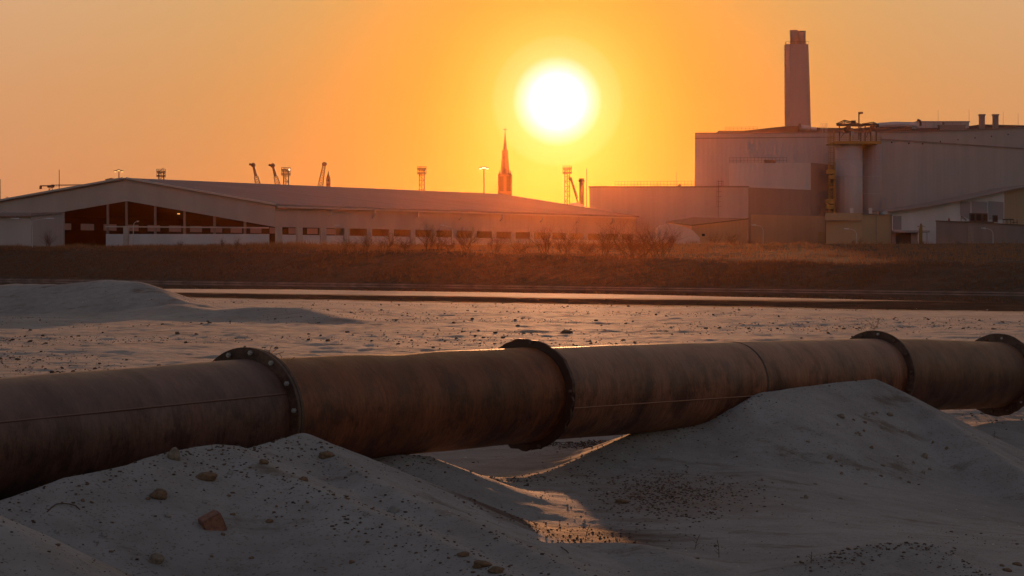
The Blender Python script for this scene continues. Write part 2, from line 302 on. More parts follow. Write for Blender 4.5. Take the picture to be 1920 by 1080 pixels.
# the sand flat with its piles: one height field, finest where the photograph looks
u0 = np.linspace(-.255, .255, 760); ue = .255 + np.cumsum(np.geomspace(.0012, .12, 55)); ug = np.concatenate([-ue[::-1], u0, ue])
yr = np.concatenate([np.linspace(-6, 8.5, 24)[:-1], np.exp(np.linspace(math.log(8.5), math.log(55), 760)), np.exp(np.linspace(math.log(55.3), math.log(330), 420))])
Yg, Ug = np.meshgrid(yr, ug, indexing='ij'); Xg = Ug * np.maximum(Yg, 9.0)
Zg = sand_z(Xg, Yg)
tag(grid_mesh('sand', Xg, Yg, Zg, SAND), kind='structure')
# river
WATER = mat('river_water', (.02, .016, .012), .0, 0, .5)
mb = MB(); q = [far_xy(s, d) for s, d in ((-600, -75), (700, -75), (700, 4), (-600, 4))]; mb.add([(x, y, -.15) for x, y in q], [(0, 1, 2, 3)])
tag(mb.build('river_water', WATER), kind='structure')
# far bank and the plain behind it
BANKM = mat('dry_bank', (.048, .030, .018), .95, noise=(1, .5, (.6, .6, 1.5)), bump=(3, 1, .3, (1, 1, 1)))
sg = np.concatenate([np.linspace(-1500, -70, 40), np.linspace(-68, 260, 420), np.linspace(265, 1200, 40)])
dg = np.concatenate([[-12, -4, -1], np.linspace(0, 30, 70), np.linspace(32, 240, 60), np.linspace(260, 1700, 20)])
Sg, Dg = np.meshgrid(sg, dg, indexing='ij'); XX, YY = far_xy(Sg, Dg)
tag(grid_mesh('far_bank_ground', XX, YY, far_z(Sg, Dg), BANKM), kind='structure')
mb = MB(); mb.add([(-1700, -400, -3), (1700, -400, -3), (1700, 1900, -3), (-1700, 1900, -3)], [(0, 1, 2, 3)])
tag(mb.build('ground', mat('earth', (.12, .09, .07), .95)), kind='structure')
# pale strip that paints the water's edge reflection at the far bank's foot
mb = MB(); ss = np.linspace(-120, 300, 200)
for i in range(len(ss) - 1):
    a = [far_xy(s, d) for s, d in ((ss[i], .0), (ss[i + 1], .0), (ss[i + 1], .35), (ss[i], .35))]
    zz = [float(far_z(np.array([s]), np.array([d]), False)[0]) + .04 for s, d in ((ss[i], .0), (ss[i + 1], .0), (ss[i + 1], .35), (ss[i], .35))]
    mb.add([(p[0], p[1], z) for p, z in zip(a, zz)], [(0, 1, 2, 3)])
tag(mb.build('waterline_reflection', mat('pale_reflection', (.13, .10, .085), .9, noise=(1, .6, (.3, .3, .3)))), kind='structure')

# ------------------------------------------------------------------ the pipeline
def rust_material(name, c_lo, c_hi, seed=0, lit_top=(.30, .2, .17)):
    m = bpy.data.materials.new(name); m.use_nodes = True; n = m.node_tree.nodes; l = m.node_tree.links; b = n['Principled BSDF']
    t = n.new('ShaderNodeTexCoord')
    def noise(scale, detail, s3, rough=.6, rot=(0, 0, 0)):
        mp = n.new('ShaderNodeMapping'); mp.inputs['Scale'].default_value = s3; mp.inputs['Rotation'].default_value = rot; mp.inputs['Location'].default_value = (seed, seed * 2, 0); l.new(t.outputs['UV' if name != 'rust_black' else 'Object'], mp.inputs[0])
        x = n.new('ShaderNodeTexNoise'); x.inputs['Scale'].default_value = scale; x.inputs['Detail'].default_value = detail; x.inputs['Roughness'].default_value = rough; l.new(mp.outputs[0], x.inputs[0]); return x.outputs[0]
    def rr(src, a, c0, bb, c1):
        r = n.new('ShaderNodeValToRGB'); e = r.color_ramp.elements; e[0].position = a; e[0].color = (*c0, 1); e[1].position = bb; e[1].color = (*c1, 1); l.new(src, r.inputs[0]); return r.outputs[0]
    def mul(a, bb):
        x = n.new('ShaderNodeMix'); x.data_type = 'RGBA'; x.blend_type = 'MULTIPLY'; x.inputs[0].default_value = 1; l.new(a, x.inputs[6]); l.new(bb, x.inputs[7]); return x.outputs[2]
    c = rr(noise(1.1, 9, (1, .8, 1), .62), .36, c_lo, .64, c_hi)
    c = mul(c, rr(noise(16, 5, (1.6, .28, 1), .75, (0, 0, .5)), .38, (.66, .60, .56), .60, (1.15, 1.15, 1.15)))
    cr_ = n.new('ShaderNodeMath'); cr_.operation = 'SUBTRACT'; cr_.inputs[1].default_value = .5; l.new(noise(5.5, 6, (1.5, .45, 1), .65, (0, 0, .5)), cr_.inputs[0])
    ca_ = n.new('ShaderNodeMath'); ca_.operation = 'ABSOLUTE'; l.new(cr_.outputs[0], ca_.inputs[0]); c = mul(c, rr(ca_.outputs[0], .0, (.48, .40, .36), .014, (1, 1, 1)))     # thin scratches      # raking scratches
    c = mul(c, rr(noise(2.6, 9, (1.1, .8, 1), .72, (0, 0, .3)), .42, (.42, .29, .21), .52, (1, 1, 1)))
    if name != 'rust_black':          # paler tone painted on upward skin, imitating light from above
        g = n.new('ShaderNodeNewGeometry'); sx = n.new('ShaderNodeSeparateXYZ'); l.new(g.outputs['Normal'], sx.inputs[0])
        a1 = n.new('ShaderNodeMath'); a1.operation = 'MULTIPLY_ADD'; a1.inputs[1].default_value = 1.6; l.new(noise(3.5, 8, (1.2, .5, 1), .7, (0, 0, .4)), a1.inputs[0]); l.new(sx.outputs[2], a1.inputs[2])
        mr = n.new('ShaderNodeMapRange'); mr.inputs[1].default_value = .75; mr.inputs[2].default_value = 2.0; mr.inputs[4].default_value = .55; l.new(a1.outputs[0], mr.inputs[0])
        dm = n.new('ShaderNodeMix'); dm.data_type = 'RGBA'; l.new(mr.outputs[0], dm.inputs[0]); l.new(c, dm.inputs[6]); dm.inputs[7].default_value = (*lit_top, 1); c = dm.outputs[2]
    l.new(c, b.inputs['Base Color'])
    ro = n.new('ShaderNodeMapRange'); ro.inputs[3].default_value = .34; ro.inputs[4].default_value = .75; l.new(noise(3, 6, (1, 1, 1)), ro.inputs[0]); l.new(ro.outputs[0], b.inputs['Roughness'])
    b.inputs['Specular IOR Level'].default_value = .55
    bp = n.new('ShaderNodeBump'); bp.inputs['Strength'].default_value = .6; bp.inputs['Distance'].default_value = .006
    ad = n.new('ShaderNodeMath'); ad.operation = 'ADD'; l.new(noise(24, 6, (1.6, .3, 1), .7, (0, 0, .5)), ad.inputs[0]); l.new(noise(30, 4, (1, 1, 1)), ad.inputs[1]); l.new(ad.outputs[0], bp.inputs['Height']); l.new(bp.outputs[0], b.inputs['Normal'])
    return m
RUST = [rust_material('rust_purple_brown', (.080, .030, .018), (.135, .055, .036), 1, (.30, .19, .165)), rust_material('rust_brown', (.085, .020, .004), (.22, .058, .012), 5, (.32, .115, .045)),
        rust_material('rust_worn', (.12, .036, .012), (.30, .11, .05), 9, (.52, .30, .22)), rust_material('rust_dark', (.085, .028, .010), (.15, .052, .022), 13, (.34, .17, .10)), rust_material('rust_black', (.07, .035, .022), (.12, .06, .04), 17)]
FLANGE2 = rust_material('rust_collar', (.09, .032, .014), (.17, .06, .025), 23, (.22, .10, .06))
BOLT = mat('zinc_bolt', (.38, .36, .36), .4, .4); BOLTR = mat('rusty_bolt', (.12, .07, .05), .6, .2)
PR = .45; FR = .542
J = [Vector((-6.4, 13.0, CZ - 1.33)), P(466, 777, 19.74), P(990, 740.5, 23.28), P(1640, 703, 29.94), P(1872, 703, 33.4), Vector((11.3, 40.2, CZ - 1.75))]
pl = empty('pipeline', (J[2].x, J[2].y, 0.1), 'long rusty steel dredging pipe with bolted flanges lying across the sand piles', 'pipeline')
def basis(d):
    d = d.normalized(); e1 = Vector((0, 0, 1)).cross(d).normalized(); return d, e1, d.cross(e1)   # e1 points towards the far-left side, e2 up
def pipe_uv(o, a, d, r):
    d, e1, e2 = basis(d); me = o.data; uv = me.uv_layers.new(name='UVMap').data; off = o.parent.location
    for p in me.polygons:
        cs = []
        for li in p.loop_indices:
            v = Vector(me.vertices[me.loops[li].vertex_index].co) + off - a; cs.append((v.dot(d), (math.atan2(v.dot(e2), v.dot(e1)) / 6.28318) % 1))
        hi = max(c[1] for c in cs) - min(c[1] for c in cs) > .5
        for li, c in zip(p.loop_indices, cs): uv[li].uv = (c[0], (c[1] + (1 if hi and c[1] < .5 else 0)) * 6.28318 * r)
def lathe(mb, o, d, prof, n=64):
    d, e1, e2 = basis(d); k = len(prof); vs = []
    for t, r in prof:
        for i in range(n):
            a = 2 * math.pi * i / n; vs.append(o + d * t + e1 * (r * math.cos(a)) + e2 * (r * math.sin(a)))
    fs = [(j * n + i, j * n + (i + 1) % n, (j + 1) * n + (i + 1) % n, (j + 1) * n + i) for j in range(k - 1) for i in range(n)]
    return mb.add(vs, fs)
seclab = ['purplish brown pipe section with a long weld seam, nearest the camera', 'dark brown pipe section between the first two flanges', 'long worn pipe section with pale scuffs and a weld ring', 'short reddish brown pipe section between the last two flanges', 'farthest brown pipe section leaving the picture']
dent = random.Random(3)
for i in range(5):
    a, b = J[i], J[i + 1]; Ln = (b - a).length; d = (b - a).normalized()
    mb = MB(); prof = []
    steps = int(Ln / .09)
    for q in range(steps + 1):
        t = .04 + (Ln - .08) * q / steps; prof.append((t, PR))
    lathe(mb, a, d, prof, 72)
    # tiny dents and out-of-round so that the outline is not ruler straight
    _, e1, e2 = basis(d); vv = []
    for k_, v in enumerate(mb.v):
        p = Vector(v); t = (p - a).dot(d); c = a + d * t; rad = (p - c).normalized(); an = math.atan2(rad.dot(e2), rad.dot(e1))
        amp = .004 * math.sin(2 * an + i) * math.sin(t * .8 + i) + .0035 * math.sin(3 * t + 2 * an) * math.sin(1.3 * t)
        if i == 1: amp -= .014 * math.exp(-((t - 2.1) / .45) ** 2) * max(0, math.sin(an)) ** 6
        vv.append(tuple(p + rad * amp))
    mb.v = vv
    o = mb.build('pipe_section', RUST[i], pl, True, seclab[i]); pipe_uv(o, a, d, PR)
    # longitudinal weld bead
    if i in (0, 2):
        frac = .30 if i == 0 else .63; ang = math.asin(1 - 2 * frac)
        t0, t1 = (.1, Ln - .05) if i == 0 else (.05, 4.1)
        ring = -e1 * math.cos(ang) + e2 * math.sin(ang)
        mb = MB(); pts = [a + d * (t0 + (t1 - t0) * q / 60) + ring * (PR + .001 + .0015 * dent.random()) for q in range(61)]
        for p, q_ in zip(pts[:-1], pts[1:]): mb.tube(p, q_, .008, n=6, cap=False)
        mb.build('weld_seam', RUST[i], o, True)
    if i == 2:
        mb = MB(); lathe(mb, a, d, [(4.13, PR - .004), (4.14, PR + .006), (4.165, PR + .007), (4.175, PR - .004)], 72); mb.build('weld_ring', RUST[4], o, True)
for i in range(1, 5):
    d = (J[i + 1] - J[i - 1]).normalized(); d, e1, e2 = basis(d); o = J[i]
    mb = MB()
    FR = .572 if i == 4 else .542
    for t0, rr_ in ((-.042, FR), (.008, FR - (.006 if i == 1 else .02))):
        prof = [(t0, PR - .02), (t0, PR + .004), (t0, rr_ - .004), (t0 + .004, rr_), (t0 + .03, rr_), (t0 + .034, rr_ - .004), (t0 + .034, PR - .02)]
        k0 = len(mb.v); lathe(mb, o, d, prof, 80)
        if i in (2, 4):                       # corroded ragged rim
            for k_ in range(k0, len(mb.v)):
                p = Vector(mb.v[k_]); r = p - o; t = r.dot(d); rad = r - d * t
                if rad.length > PR + .03:
                    an = math.atan2(rad.dot(e2), rad.dot(e1)); k9 = 1 if i == 2 else .35; w_ = k9 * (.006 * math.sin(an * 5 + i) + .004 * math.sin(an * 13 + 2) + .003 * math.sin(an * 29))
                    if an < -.3: w_ -= k9 * .012 * (1 + math.sin(an * 21))
                    mb.v[k_] = tuple(o + d * t + rad.normalized() * (rad.length + w_ - .008))
    lathe(mb, o, d, [(-.004, PR + .01), (-.004, FR - .02), (.006, FR - .02), (.006, PR + .01)], 64)
    fl = mb.build('flange', FLANGE2 if i == 2 else RUST[4], pl, False, ['', 'clean edged flange with four bright bolts, nearest the camera', 'ragged rusted flange hanging free above the sand', 'flange standing out of the tallest sand pile', 'farthest flange at the picture edge'][i])
    nb = 14
    for k_ in range(nb):
        an = 2 * math.pi * (k_ + .28) / nb + math.pi / 2
        c = o + (e1 * math.cos(an) + e2 * math.sin(an)) * (PR + .052)
        if i == 2 and k_ % 3: continue
        mb = MB(); mb.tube(c - d * .043, c - d * .061, .021 if i == 1 else .018, n=6); mb.tube(c - d * .061, c - d * .074, .011, n=8)
        mb.build('bolt', BOLT if i == 1 or (i > 2 and k_ % 5 == 0) else BOLTR, fl)
# frayed straps of dry straw caught at the flanges
STRAW = mat('straw', (.45, .27, .16), .7)
def straw(loc, n, size, label):
    t = MB()
    for k_ in range(n):
        p = Vector(loc); v = Vector((random.uniform(-.6, .6), random.uniform(-.3, .3), random.uniform(.5, 1))).normalized()
        for s_ in range(4):
            q_ = p + v * size / 4; t.tube(p, q_, .0035, .0025, 4, False); p = q_; v = (v + Vector((random.uniform(-.6, .6), 0, random.uniform(-.5, .2)))).normalized()
    tag(t.build('dry_straw', STRAW), label, 'straw')
d1, e1a, e2a = basis(J[2] - J[1])
straw(J[1] + d1 * .07 + (e2a * .75 + (-e1a) * .64) * (PR + .02), 5, .16, 'wisps of pale straw caught behind the nearest flange, lower down its side')
straw(J[1] + d1 * .07 + (e2a * .92 + (-e1a) * .36) * (PR + .03), 5, .13, 'wisps of pale straw caught at the shoulder of the nearest flange')
straw(J[3] + Vector((.0, .05, FR - .02)), 5, .17, 'curled straw standing on top of the third flange')

# ------------------------------------------------------------------ gravel and stones on the sand
PEB = mat('pebbles', (.12, .075, .052), .95, spec=.1, noise=(9, .5, (1, 1, 1)))
ico_v = []; ph = (1 + 5 ** .5) / 2
for s1 in (-1, 1):
    for s2 in (-1, 1): ico_v += [(0, s1, s2 * ph), (s1, s2 * ph, 0), (s2 * ph, 0, s1)]
ico_v = np.array(ico_v) / 1.902
ico_f = []
for a in range(12):
    for b_ in range(a + 1, 12):
        for c in range(b_ + 1, 12):
            A, B, C_ = ico_v[a], ico_v[b_], ico_v[c]
            if all(abs(np.linalg.norm(p - q_) - 1.0515) < .02 for p, q_ in ((A, B), (B, C_), (A, C_))):
                ico_f.append((a, b_, c) if np.dot(np.cross(B - A, C_ - A), A) > 0 else (a, c, b_))
ico_f = np.array(ico_f)
def scatter(name, X, Y, size, m, flat=.6, sink=.25):
    n_ = len(X); Z = sand_z(X, Y)
    V = ico_v[None] * (1 + .5 * (rng.random((n_, 12, 1)) - .5)); an = rng.random(n_) * 6.28; c, s_ = np.cos(an)[:, None], np.sin(an)[:, None]
    st = 1 + rng.random((n_, 1)) * .7
    x = V[:, :, 0] * st; y = V[:, :, 1]; xx = x * c - y * s_; yy = x * s_ + y * c
    out_ = np.stack([xx, yy, V[:, :, 2] * flat], -1) * size[:, None, None] * .5
    out_[:, :, 0] += X[:, None]; out_[:, :, 1] += Y[:, None]; out_[:, :, 2] += (Z + size * .5 * flat * (1 - 2 * sink))[:, None]
    f = (ico_f[None] + (np.arange(n_) * 12)[:, None, None]).reshape(-1, 3)
    return fast_mesh(name, out_.reshape(-1, 3), f, m, 3, False)
def pick(n_, y0, y1, thr, sc_, umax=.25):
    Y = np.exp(rng.uniform(math.log(y0), math.log(y1), n_)); X = rng.uniform(-umax, umax, n_) * Y
    k_ = vnoise(X * sc_ + 31, Y * sc_ + 7) + .45 * (rng.random(n_) - .5) > thr
    return X[k_], Y[k_]
X1, Y1 = pick(22000, 10.5, 34, .75, 1.7); s1 = .004 + .008 * rng.random(len(X1)) ** 2 + .022 * (rng.random(len(X1)) ** 14)
X2, Y2 = pick(44000, 34, 150, .52, .16); s2 = .012 + .035 * rng.random(len(X2)) ** 3 + .10 * (rng.random(len(X2)) ** 40)
# crumbs along the crests of the two big piles
X3 = []; Y3 = []
for idx, m_, sp in ((0, 600, .28), (2, 350, .35), (4, 700, .25), (7, 1100, .45), (9, 200, .25), (10, 260, .15)):
    pts = PILES[idx][0]
    for _ in range(m_):
        a = random.randrange(len(pts) - 1); t = random.random(); X3.append(pts[a][0] * (1 - t) + pts[a + 1][0] * t + random.gauss(0, sp * .6)); Y3.append(pts[a][1] * (1 - t) + pts[a + 1][1] * t - abs(random.gauss(0, sp)))
X3 = np.array(X3); Y3 = np.array(Y3); s3 = .008 + .016 * rng.random(len(X3)) ** 2
X4 = np.concatenate([rng.normal(1030, 110, 300), rng.normal(1245, 75, 1500)]); Y4 = np.concatenate([rng.normal(19.2, .55, 300), rng.normal(22.3, .9, 1500)]); X4 = (X4 - 960) / F * Y4; s4 = .008 + .016 * rng.random(len(X4)) ** 2
XA = np.concatenate([X1, X2, X3, X4]); YA = np.concatenate([Y1, Y2, Y3, Y4]); SA = np.concatenate([s1, s2, s3, s4])
tag(scatter('gravel', XA, YA, SA, PEB), 'small dark pebbles and crumbs strewn over the sand', 'gravel', kind='stuff')
SHELL = mat('shell_bits', (.8, .76, .72), .25)
X5, Y5 = pick(900, 11, 120, .4, .5); tag(scatter('shell_fragments', X5, Y5, .004 + Y5 * .00030 * (1 + 1.5 * rng.random(len(X5)) ** 3), SHELL, .3, .1), 'tiny pale shell fragments glinting across the sand', 'shell fragments', kind='stuff')
def stone(px, py, wpx, hpx, m, label, cat='stone', name='stone', angular=False, tilt=0, group=None, seed=1):
    p = sand_hit(px, py + hpx * .35); r_ = random.Random(seed); wd = wpx / F * p.y; ht = hpx / F * p.y
    import bmesh
    bm = bmesh.new()
    if angular:
        bmesh.ops.create_cube(bm, size=1.0); bmesh.ops.bevel(bm, geom=bm.edges[:], offset=.06, segments=2, affect='EDGES')
        bmesh.ops.subdivide_edges(bm, edges=bm.edges[:], cuts=2, use_grid_fill=True)
        for v in bm.verts: v.co += Vector([r_.uniform(-.02, .02) for _ in range(3)])
    else:
        bmesh.ops.create_icosphere(bm, subdivisions=3, radius=.5)
        ph_ = [r_.uniform(0, 6) for _ in range(6)]
        for v in bm.verts:
            c = v.co; k_ = 1 + .16 * math.sin(5 * c.x + ph_[0]) * math.sin(4 * c.y + ph_[1]) + .12 * math.sin(9 * c.z + ph_[2] + 4 * c.x) + .06 * math.sin(17 * c.y + ph_[3]) * math.sin(15 * c.x + ph_[4])
            v.co = c * k_
    me = bpy.data.meshes.new(name)
    for v in bm.verts: v.co = Vector((v.co.x * wd, v.co.y * wd * .8, v.co.z * ht * 1.25))
    bm.to_mesh(me); bm.free(); me.materials.append(m)
    if not angular: me.polygons.foreach_set('use_smooth', [True] * len(me.polygons))
    o = bpy.data.objects.new(name, me); col.objects.link(o); o.location = (p.x, p.y, p.z + ht * .16); o.rotation_euler = (R(tilt * .4), R(-tilt), R(r_.uniform(-25, 25) if not angular else 20))
    return tag(o, label, cat, group)
REDB = mat('red_brick', (.25, .11, .075), .85, noise=(40, .3, (1, 1, 1)), bump=(60, .6, .01, (1, 1, 1)))
STN = mat('stone_brown', (.20, .15, .11), .85, noise=(30, .35, (1, 1, 1)), bump=(50, .8, .01, (1, 1, 1)))
STG = mat('stone_grey', (.24, .22, .21), .8, noise=(30, .3, (1, 1, 1)), bump=(50, .6, .01, (1, 1, 1)))
CLD = mat('clod_earth', (.17, .10, .06), .95, noise=(30, .4, (1, 1, 1)), bump=(45, 1, .015, (1, 1, 1)))
stone(398, 979, 40, 30, REDB, 'broken piece of reddish brick lying on the left sand pile', 'brick', 'brick_fragment', True, 25, seed=3)
stone(326, 852, 26, 24, STN, 'rounded brown stone on the crest of the left pile against the pipe', seed=4)
stone(292, 1047, 30, 19, STN, 'oval brown stone low on the front of the left pile', seed=5)
stone(298, 926, 36, 16, CLD, 'crumbled brown clod midway up the left pile above the brick', 'clod', 'earth_clod', seed=6)
stone(106, 997, 11, 8, STG, 'small grey pebble left of the brick, below the curved root', seed=7)
stone(195, 1003, 10, 8, STG, 'small dark pebble right of the lone grey pebble, lower left sand', seed=8)
stone(315, 968, 13, 7, STG, 'flat grey pebble just left of the brick fragment', seed=9)
stone(432, 887, 10, 9, STG, 'round grey pebble above the brick, upper face of the left pile', seed=10)
stone(494, 866, 17, 11, CLD, 'brown clod under the saddle of the left pile crest', 'clod', 'earth_clod', seed=11)
stone(385, 893, 40, 14, CLD, 'wide flattened brown clod on the upper left pile', 'clod', 'earth_clod', seed=12)
stone(505, 978, 13, 8, CLD, 'small brown clod level with the brick, to its right', 'clod', 'earth_clod', seed=13)
stone(739, 955, 20, 15, STG, 'grey angular stone on the right flank of the left pile', seed=14)
stone(686, 964, 12, 7, STG, 'small stone just left of the grey angular stone on the flank', seed=15)
stone(569, 898, 18, 9, CLD, 'small clod on the gritty streak right of the pile saddle', 'clod', 'earth_clod', seed=16)
stone(610, 853, 30, 13, CLD, 'brown clod on the shoulder right of the left pile peak', 'clod', 'earth_clod', seed=17)
stone(1577, 780, 14, 9, STN, 'largest brown stone on the upper face of the tall right pile', seed=18)
stone(1733, 855, 14, 9, STN, 'oval brown stone on the right side of the tall right pile', seed=19)
stone(1511, 932, 9, 8, STN, 'lone round stone low on the tall right pile', seed=20)
stone(1556, 857, 10, 8, STN, 'round stone left of centre on the tall right pile', seed=21)
stone(1668, 777, 12, 8, STN, 'stone high on the right shoulder of the tall right pile', seed=22)
stone(1166, 940, 28, 9, CLD, 'flat reddish clod in the hollow between the two piles', 'clod', 'earth_clod', seed=23)
stone(1622, 1066, 6, 6, STG, 'tiny dark round pebble on the low dune at the bottom right', seed=24)
stone(1062, 622, 22, 8, CLD, 'dark flat clod on the flat sand behind the pipe centre', 'clod', 'earth_clod', seed=25)
stone(333, 624, 8, 7, CLD, 'lone dark clod on the flat sand left of centre', 'clod', 'earth_clod', seed=26)
for k_ in range(30):
    while True:
        px = random.gauss(1620, 110); py = random.gauss(830, 55)
        if py > 745 + abs(px - 1620) * .5 and 1400 < px < 1850: break
    stone(px, py, random.uniform(4.5, 9), random.uniform(3.5, 6), STN if k_ % 3 else CLD, 'small brown stone on the face of the tall right sand pile', group='small stones on the tall right pile', seed=40 + k_)
for k_ in range(22):
    px = random.uniform(60, 780); py = random.uniform(900, 1060)
    if px < 140 and py > 950: continue
    stone(px, py, random.uniform(5, 11), random.uniform(3.5, 6.5), CLD if k_ % 3 else STG, 'small crumbly stone on the face of the left sand pile', group='small stones on the left pile', seed=140 + k_)
for k_ in range(26):
    px = random.uniform(10, 1900); py = random.uniform(600, 672)
    stone(px, py, random.uniform(4, 9), random.uniform(2.5, 3.5), CLD, 'small dark clod on the flat sand behind the pipe', 'clod', 'earth_clod', group='clods on the flat sand behind the pipe', seed=240 + k_)
# dark crumbly lumps at the bottom
for k_, (px, py, w_, h_) in enumerate([(905, 1056, 34, 14), (868, 1040, 22, 9), (930, 1068, 30, 12)]):
    stone(px, py, w_, h_, CLD, ['largest dark clod of the row of three at the bottom edge', 'highest and smallest of the three dark clods at the bottom edge', 'lowest of the three dark clods at the bottom edge'][k_], 'clod', 'earth_clod', seed=300 + k_)
for k_, (px, py, w_, h_) in enumerate([(1908, 1057, 18, 8), (1888, 1068, 16, 9), (1878, 1060, 10, 5)]):
    stone(px, py, w_, h_, CLD, 'dark clod of the small cluster in the bottom right corner', 'clod', 'earth_clod', group='dark clods in the bottom right corner', seed=310 + k_)
ROOT = mat('root', (.10, .06, .045), .9)
def twig(pts, r, label, branches=0):
    g = [sand_hit(px, py) for px, py, _ in pts]; pp = [Vector((g[i].x, g[i].y, g[i].z + pts[i][2])) for i in range(len(pts))]
    t = MB()
    for a, b_ in zip(pp[:-1], pp[1:]): t.tube(a, b_, r, r * .85, 6, True)
    tag(t.build('twig', ROOT, None, True), label, 'twig')
twig([(88, 962, 0), (96, 954, .005), (106, 950, .012), (118, 949, .014), (130, 949, .012), (142, 952, .008), (150, 956, 0)], .0045, 'thin curved root arching out of the sand at the lower left')
twig([(1052, 1026, .0), (1062, 1038, .02), (1066, 1040, .01)], .004, 'short dark twig stuck at the edge of the lit hollow')
def stalk(px, py, hpx, label, sp=3):
    b_ = sand_hit(px, py); h_ = hpx / F * b_.y; t = MB(); p = b_; v = Vector((random.uniform(-.2, .2), 0, 1))
    for s_ in range(5):
        q_ = p + v.normalized() * h_ / 5; t.tube(p, q_, .003, .0022, 5)
        if s_ in (1, 2, 3): t.tube(p, p + Vector((random.choice((-1, 1)) * h_ * .25, 0, h_ * .2)), .002, .0012, 4)
        p = q_; v = v + Vector((random.uniform(-.25, .25), 0, 0))
    tag(t.build('dry_stalk', ROOT), label, 'dry stalk')
stalk(1098, 1012, 30, 'upright dry stalk standing in the sunlit hollow')
stalk(1303, 1030, 30, 'thin dry stalk on the bottom sand right of the lit hollow'); stalk(1348, 1046, 34, 'leaning dry stalk between the lit hollow and the low dune')
stalk(1521, 1058, 22, 'short forked dry stalk at the left foot of the low dune'); stalk(1864, 822, 14, 'tiny stalk on the sand under the farthest pipe section')

# ------------------------------------------------------------------ grass of the far bank
def grass(name, n_, smin, smax_, dmin, dfun, hmin, hmax, m):
    s_ = rng.uniform(smin, smax_, n_); d_ = dmin + (dfun(s_) - dmin) * rng.random(n_)
    k_ = vnoise(s_ * .25, d_ * .35) + .7 * rng.random(n_) > .55; s_, d_ = s_[k_], d_[k_]; n_ = len(s_)
    X, Y = far_xy(s_, d_); Z = far_z(s_, d_) - .05; h_ = (hmin + (hmax - hmin) * rng.random(n_) ** 2) * (.5 + .9 * vnoise(s_ * .12 + 40, d_ * .1))
    nb = 5; X = np.repeat(X, nb) + rng.normal(0, .14, n_ * nb); Y = np.repeat(Y, nb) + rng.normal(0, .14, n_ * nb); Z = np.repeat(Z, nb); h_ = np.repeat(h_, nb) * (.6 + .5 * rng.random(n_ * nb))
    an = rng.random(n_ * nb) * 6.28; w_ = .018 + .02 * rng.random(n_ * nb); lx = rng.normal(0, .22, n_ * nb) * h_; ly = rng.normal(0, .22, n_ * nb) * h_
    V = np.stack([np.stack([X - np.cos(an) * w_, Y - np.sin(an) * w_, Z], -1), np.stack([X + np.cos(an) * w_, Y + np.sin(an) * w_, Z], -1), np.stack([X + lx, Y + ly, Z + h_], -1)], 1)
    f = np.arange(n_ * nb * 3).reshape(-1, 3)
    return fast_mesh(name, V.reshape(-1, 3), f, m, 3)
def leafmat(name, c, tr):
    m = mat(name, c, .8); n = m.node_tree.nodes; l = m.node_tree.links; b = n['Principled BSDF']; t = n.new('ShaderNodeBsdfTranslucent'); t.inputs[0].default_value = (*tr, 1)
    mx = n.new('ShaderNodeMixShader'); mx.inputs[0].default_value = .4; l.new(b.outputs[0], mx.inputs[1]); l.new(t.outputs[0], mx.inputs[2]); l.new(mx.outputs[0], n['Material Output'].inputs[0]); return m
GR = leafmat('dry_grass', (.11, .07, .045), (.22, .11, .05)); GR2 = leafmat('tall_dry_grass', (.20, .12, .07), (.40, .20, .09))
tag(grass('bank_grass', 30000, -60, 245, .8, lambda s: 14 + 0 * s, .15, .55, GR), 'short dry brown grass covering the far river bank', 'grass', kind='stuff')
tag(grass('tall_grass', 26000, -60, 245, 10.5, lambda s: np.interp(s, CS, CD) * .9 + 14, .2, .85, GR2), 'tall dry grass along the top of the far bank', 'grass', kind='stuff')

# ------------------------------------------------------------------ bare bushes
TW = leafmat('bare_twigs', (.075, .045, .03), (.12, .06, .03))
def bush_mesh(seed, spread):
    r_ = random.Random(seed); t = MB(); st = MB()
    def grow(p, v, ln, r, lvl, tgt):
        for s_ in range(3):
            q_ = p + v * ln / 3; tgt.tube(p, q_, r, r * .8, 4, False); p = q_; r *= .8
            v = (v + Vector([r_.uniform(-.25, .25) for _ in range(3)])).normalized()
            if lvl < 4:
                for _ in range(2):
                    nv = (v + Vector((r_.uniform(-1, 1) * spread, r_.uniform(-1, 1) * spread, r_.uniform(-.1, .6)))).normalized()
                    grow(p, nv, ln * r_.uniform(.45, .7), r * .6, lvl + 1 if lvl > 0 else 2, t)
    for k_ in range(10):
        a = r_.uniform(0, 6.28); v = Vector((math.cos(a) * spread * .6, math.sin(a) * spread * .6, 1)).normalized()
        grow(Vector((r_.uniform(-.15, .15), r_.uniform(-.15, .15), -.1)), v, r_.uniform(.4, .8), .008, 0, st)
    return st, t
protos = []
for k_ in range(3):
    st, t = bush_mesh(k_ + 5, (.7, .9, 1.1)[k_]); e = bpy.data.objects.new('bare_bush', None); e.empty_display_size = .2
    a = st.build('stem', TW, None); b_ = t.build('branches', TW, None); a.parent = e; b_.parent = e; protos.append(e)
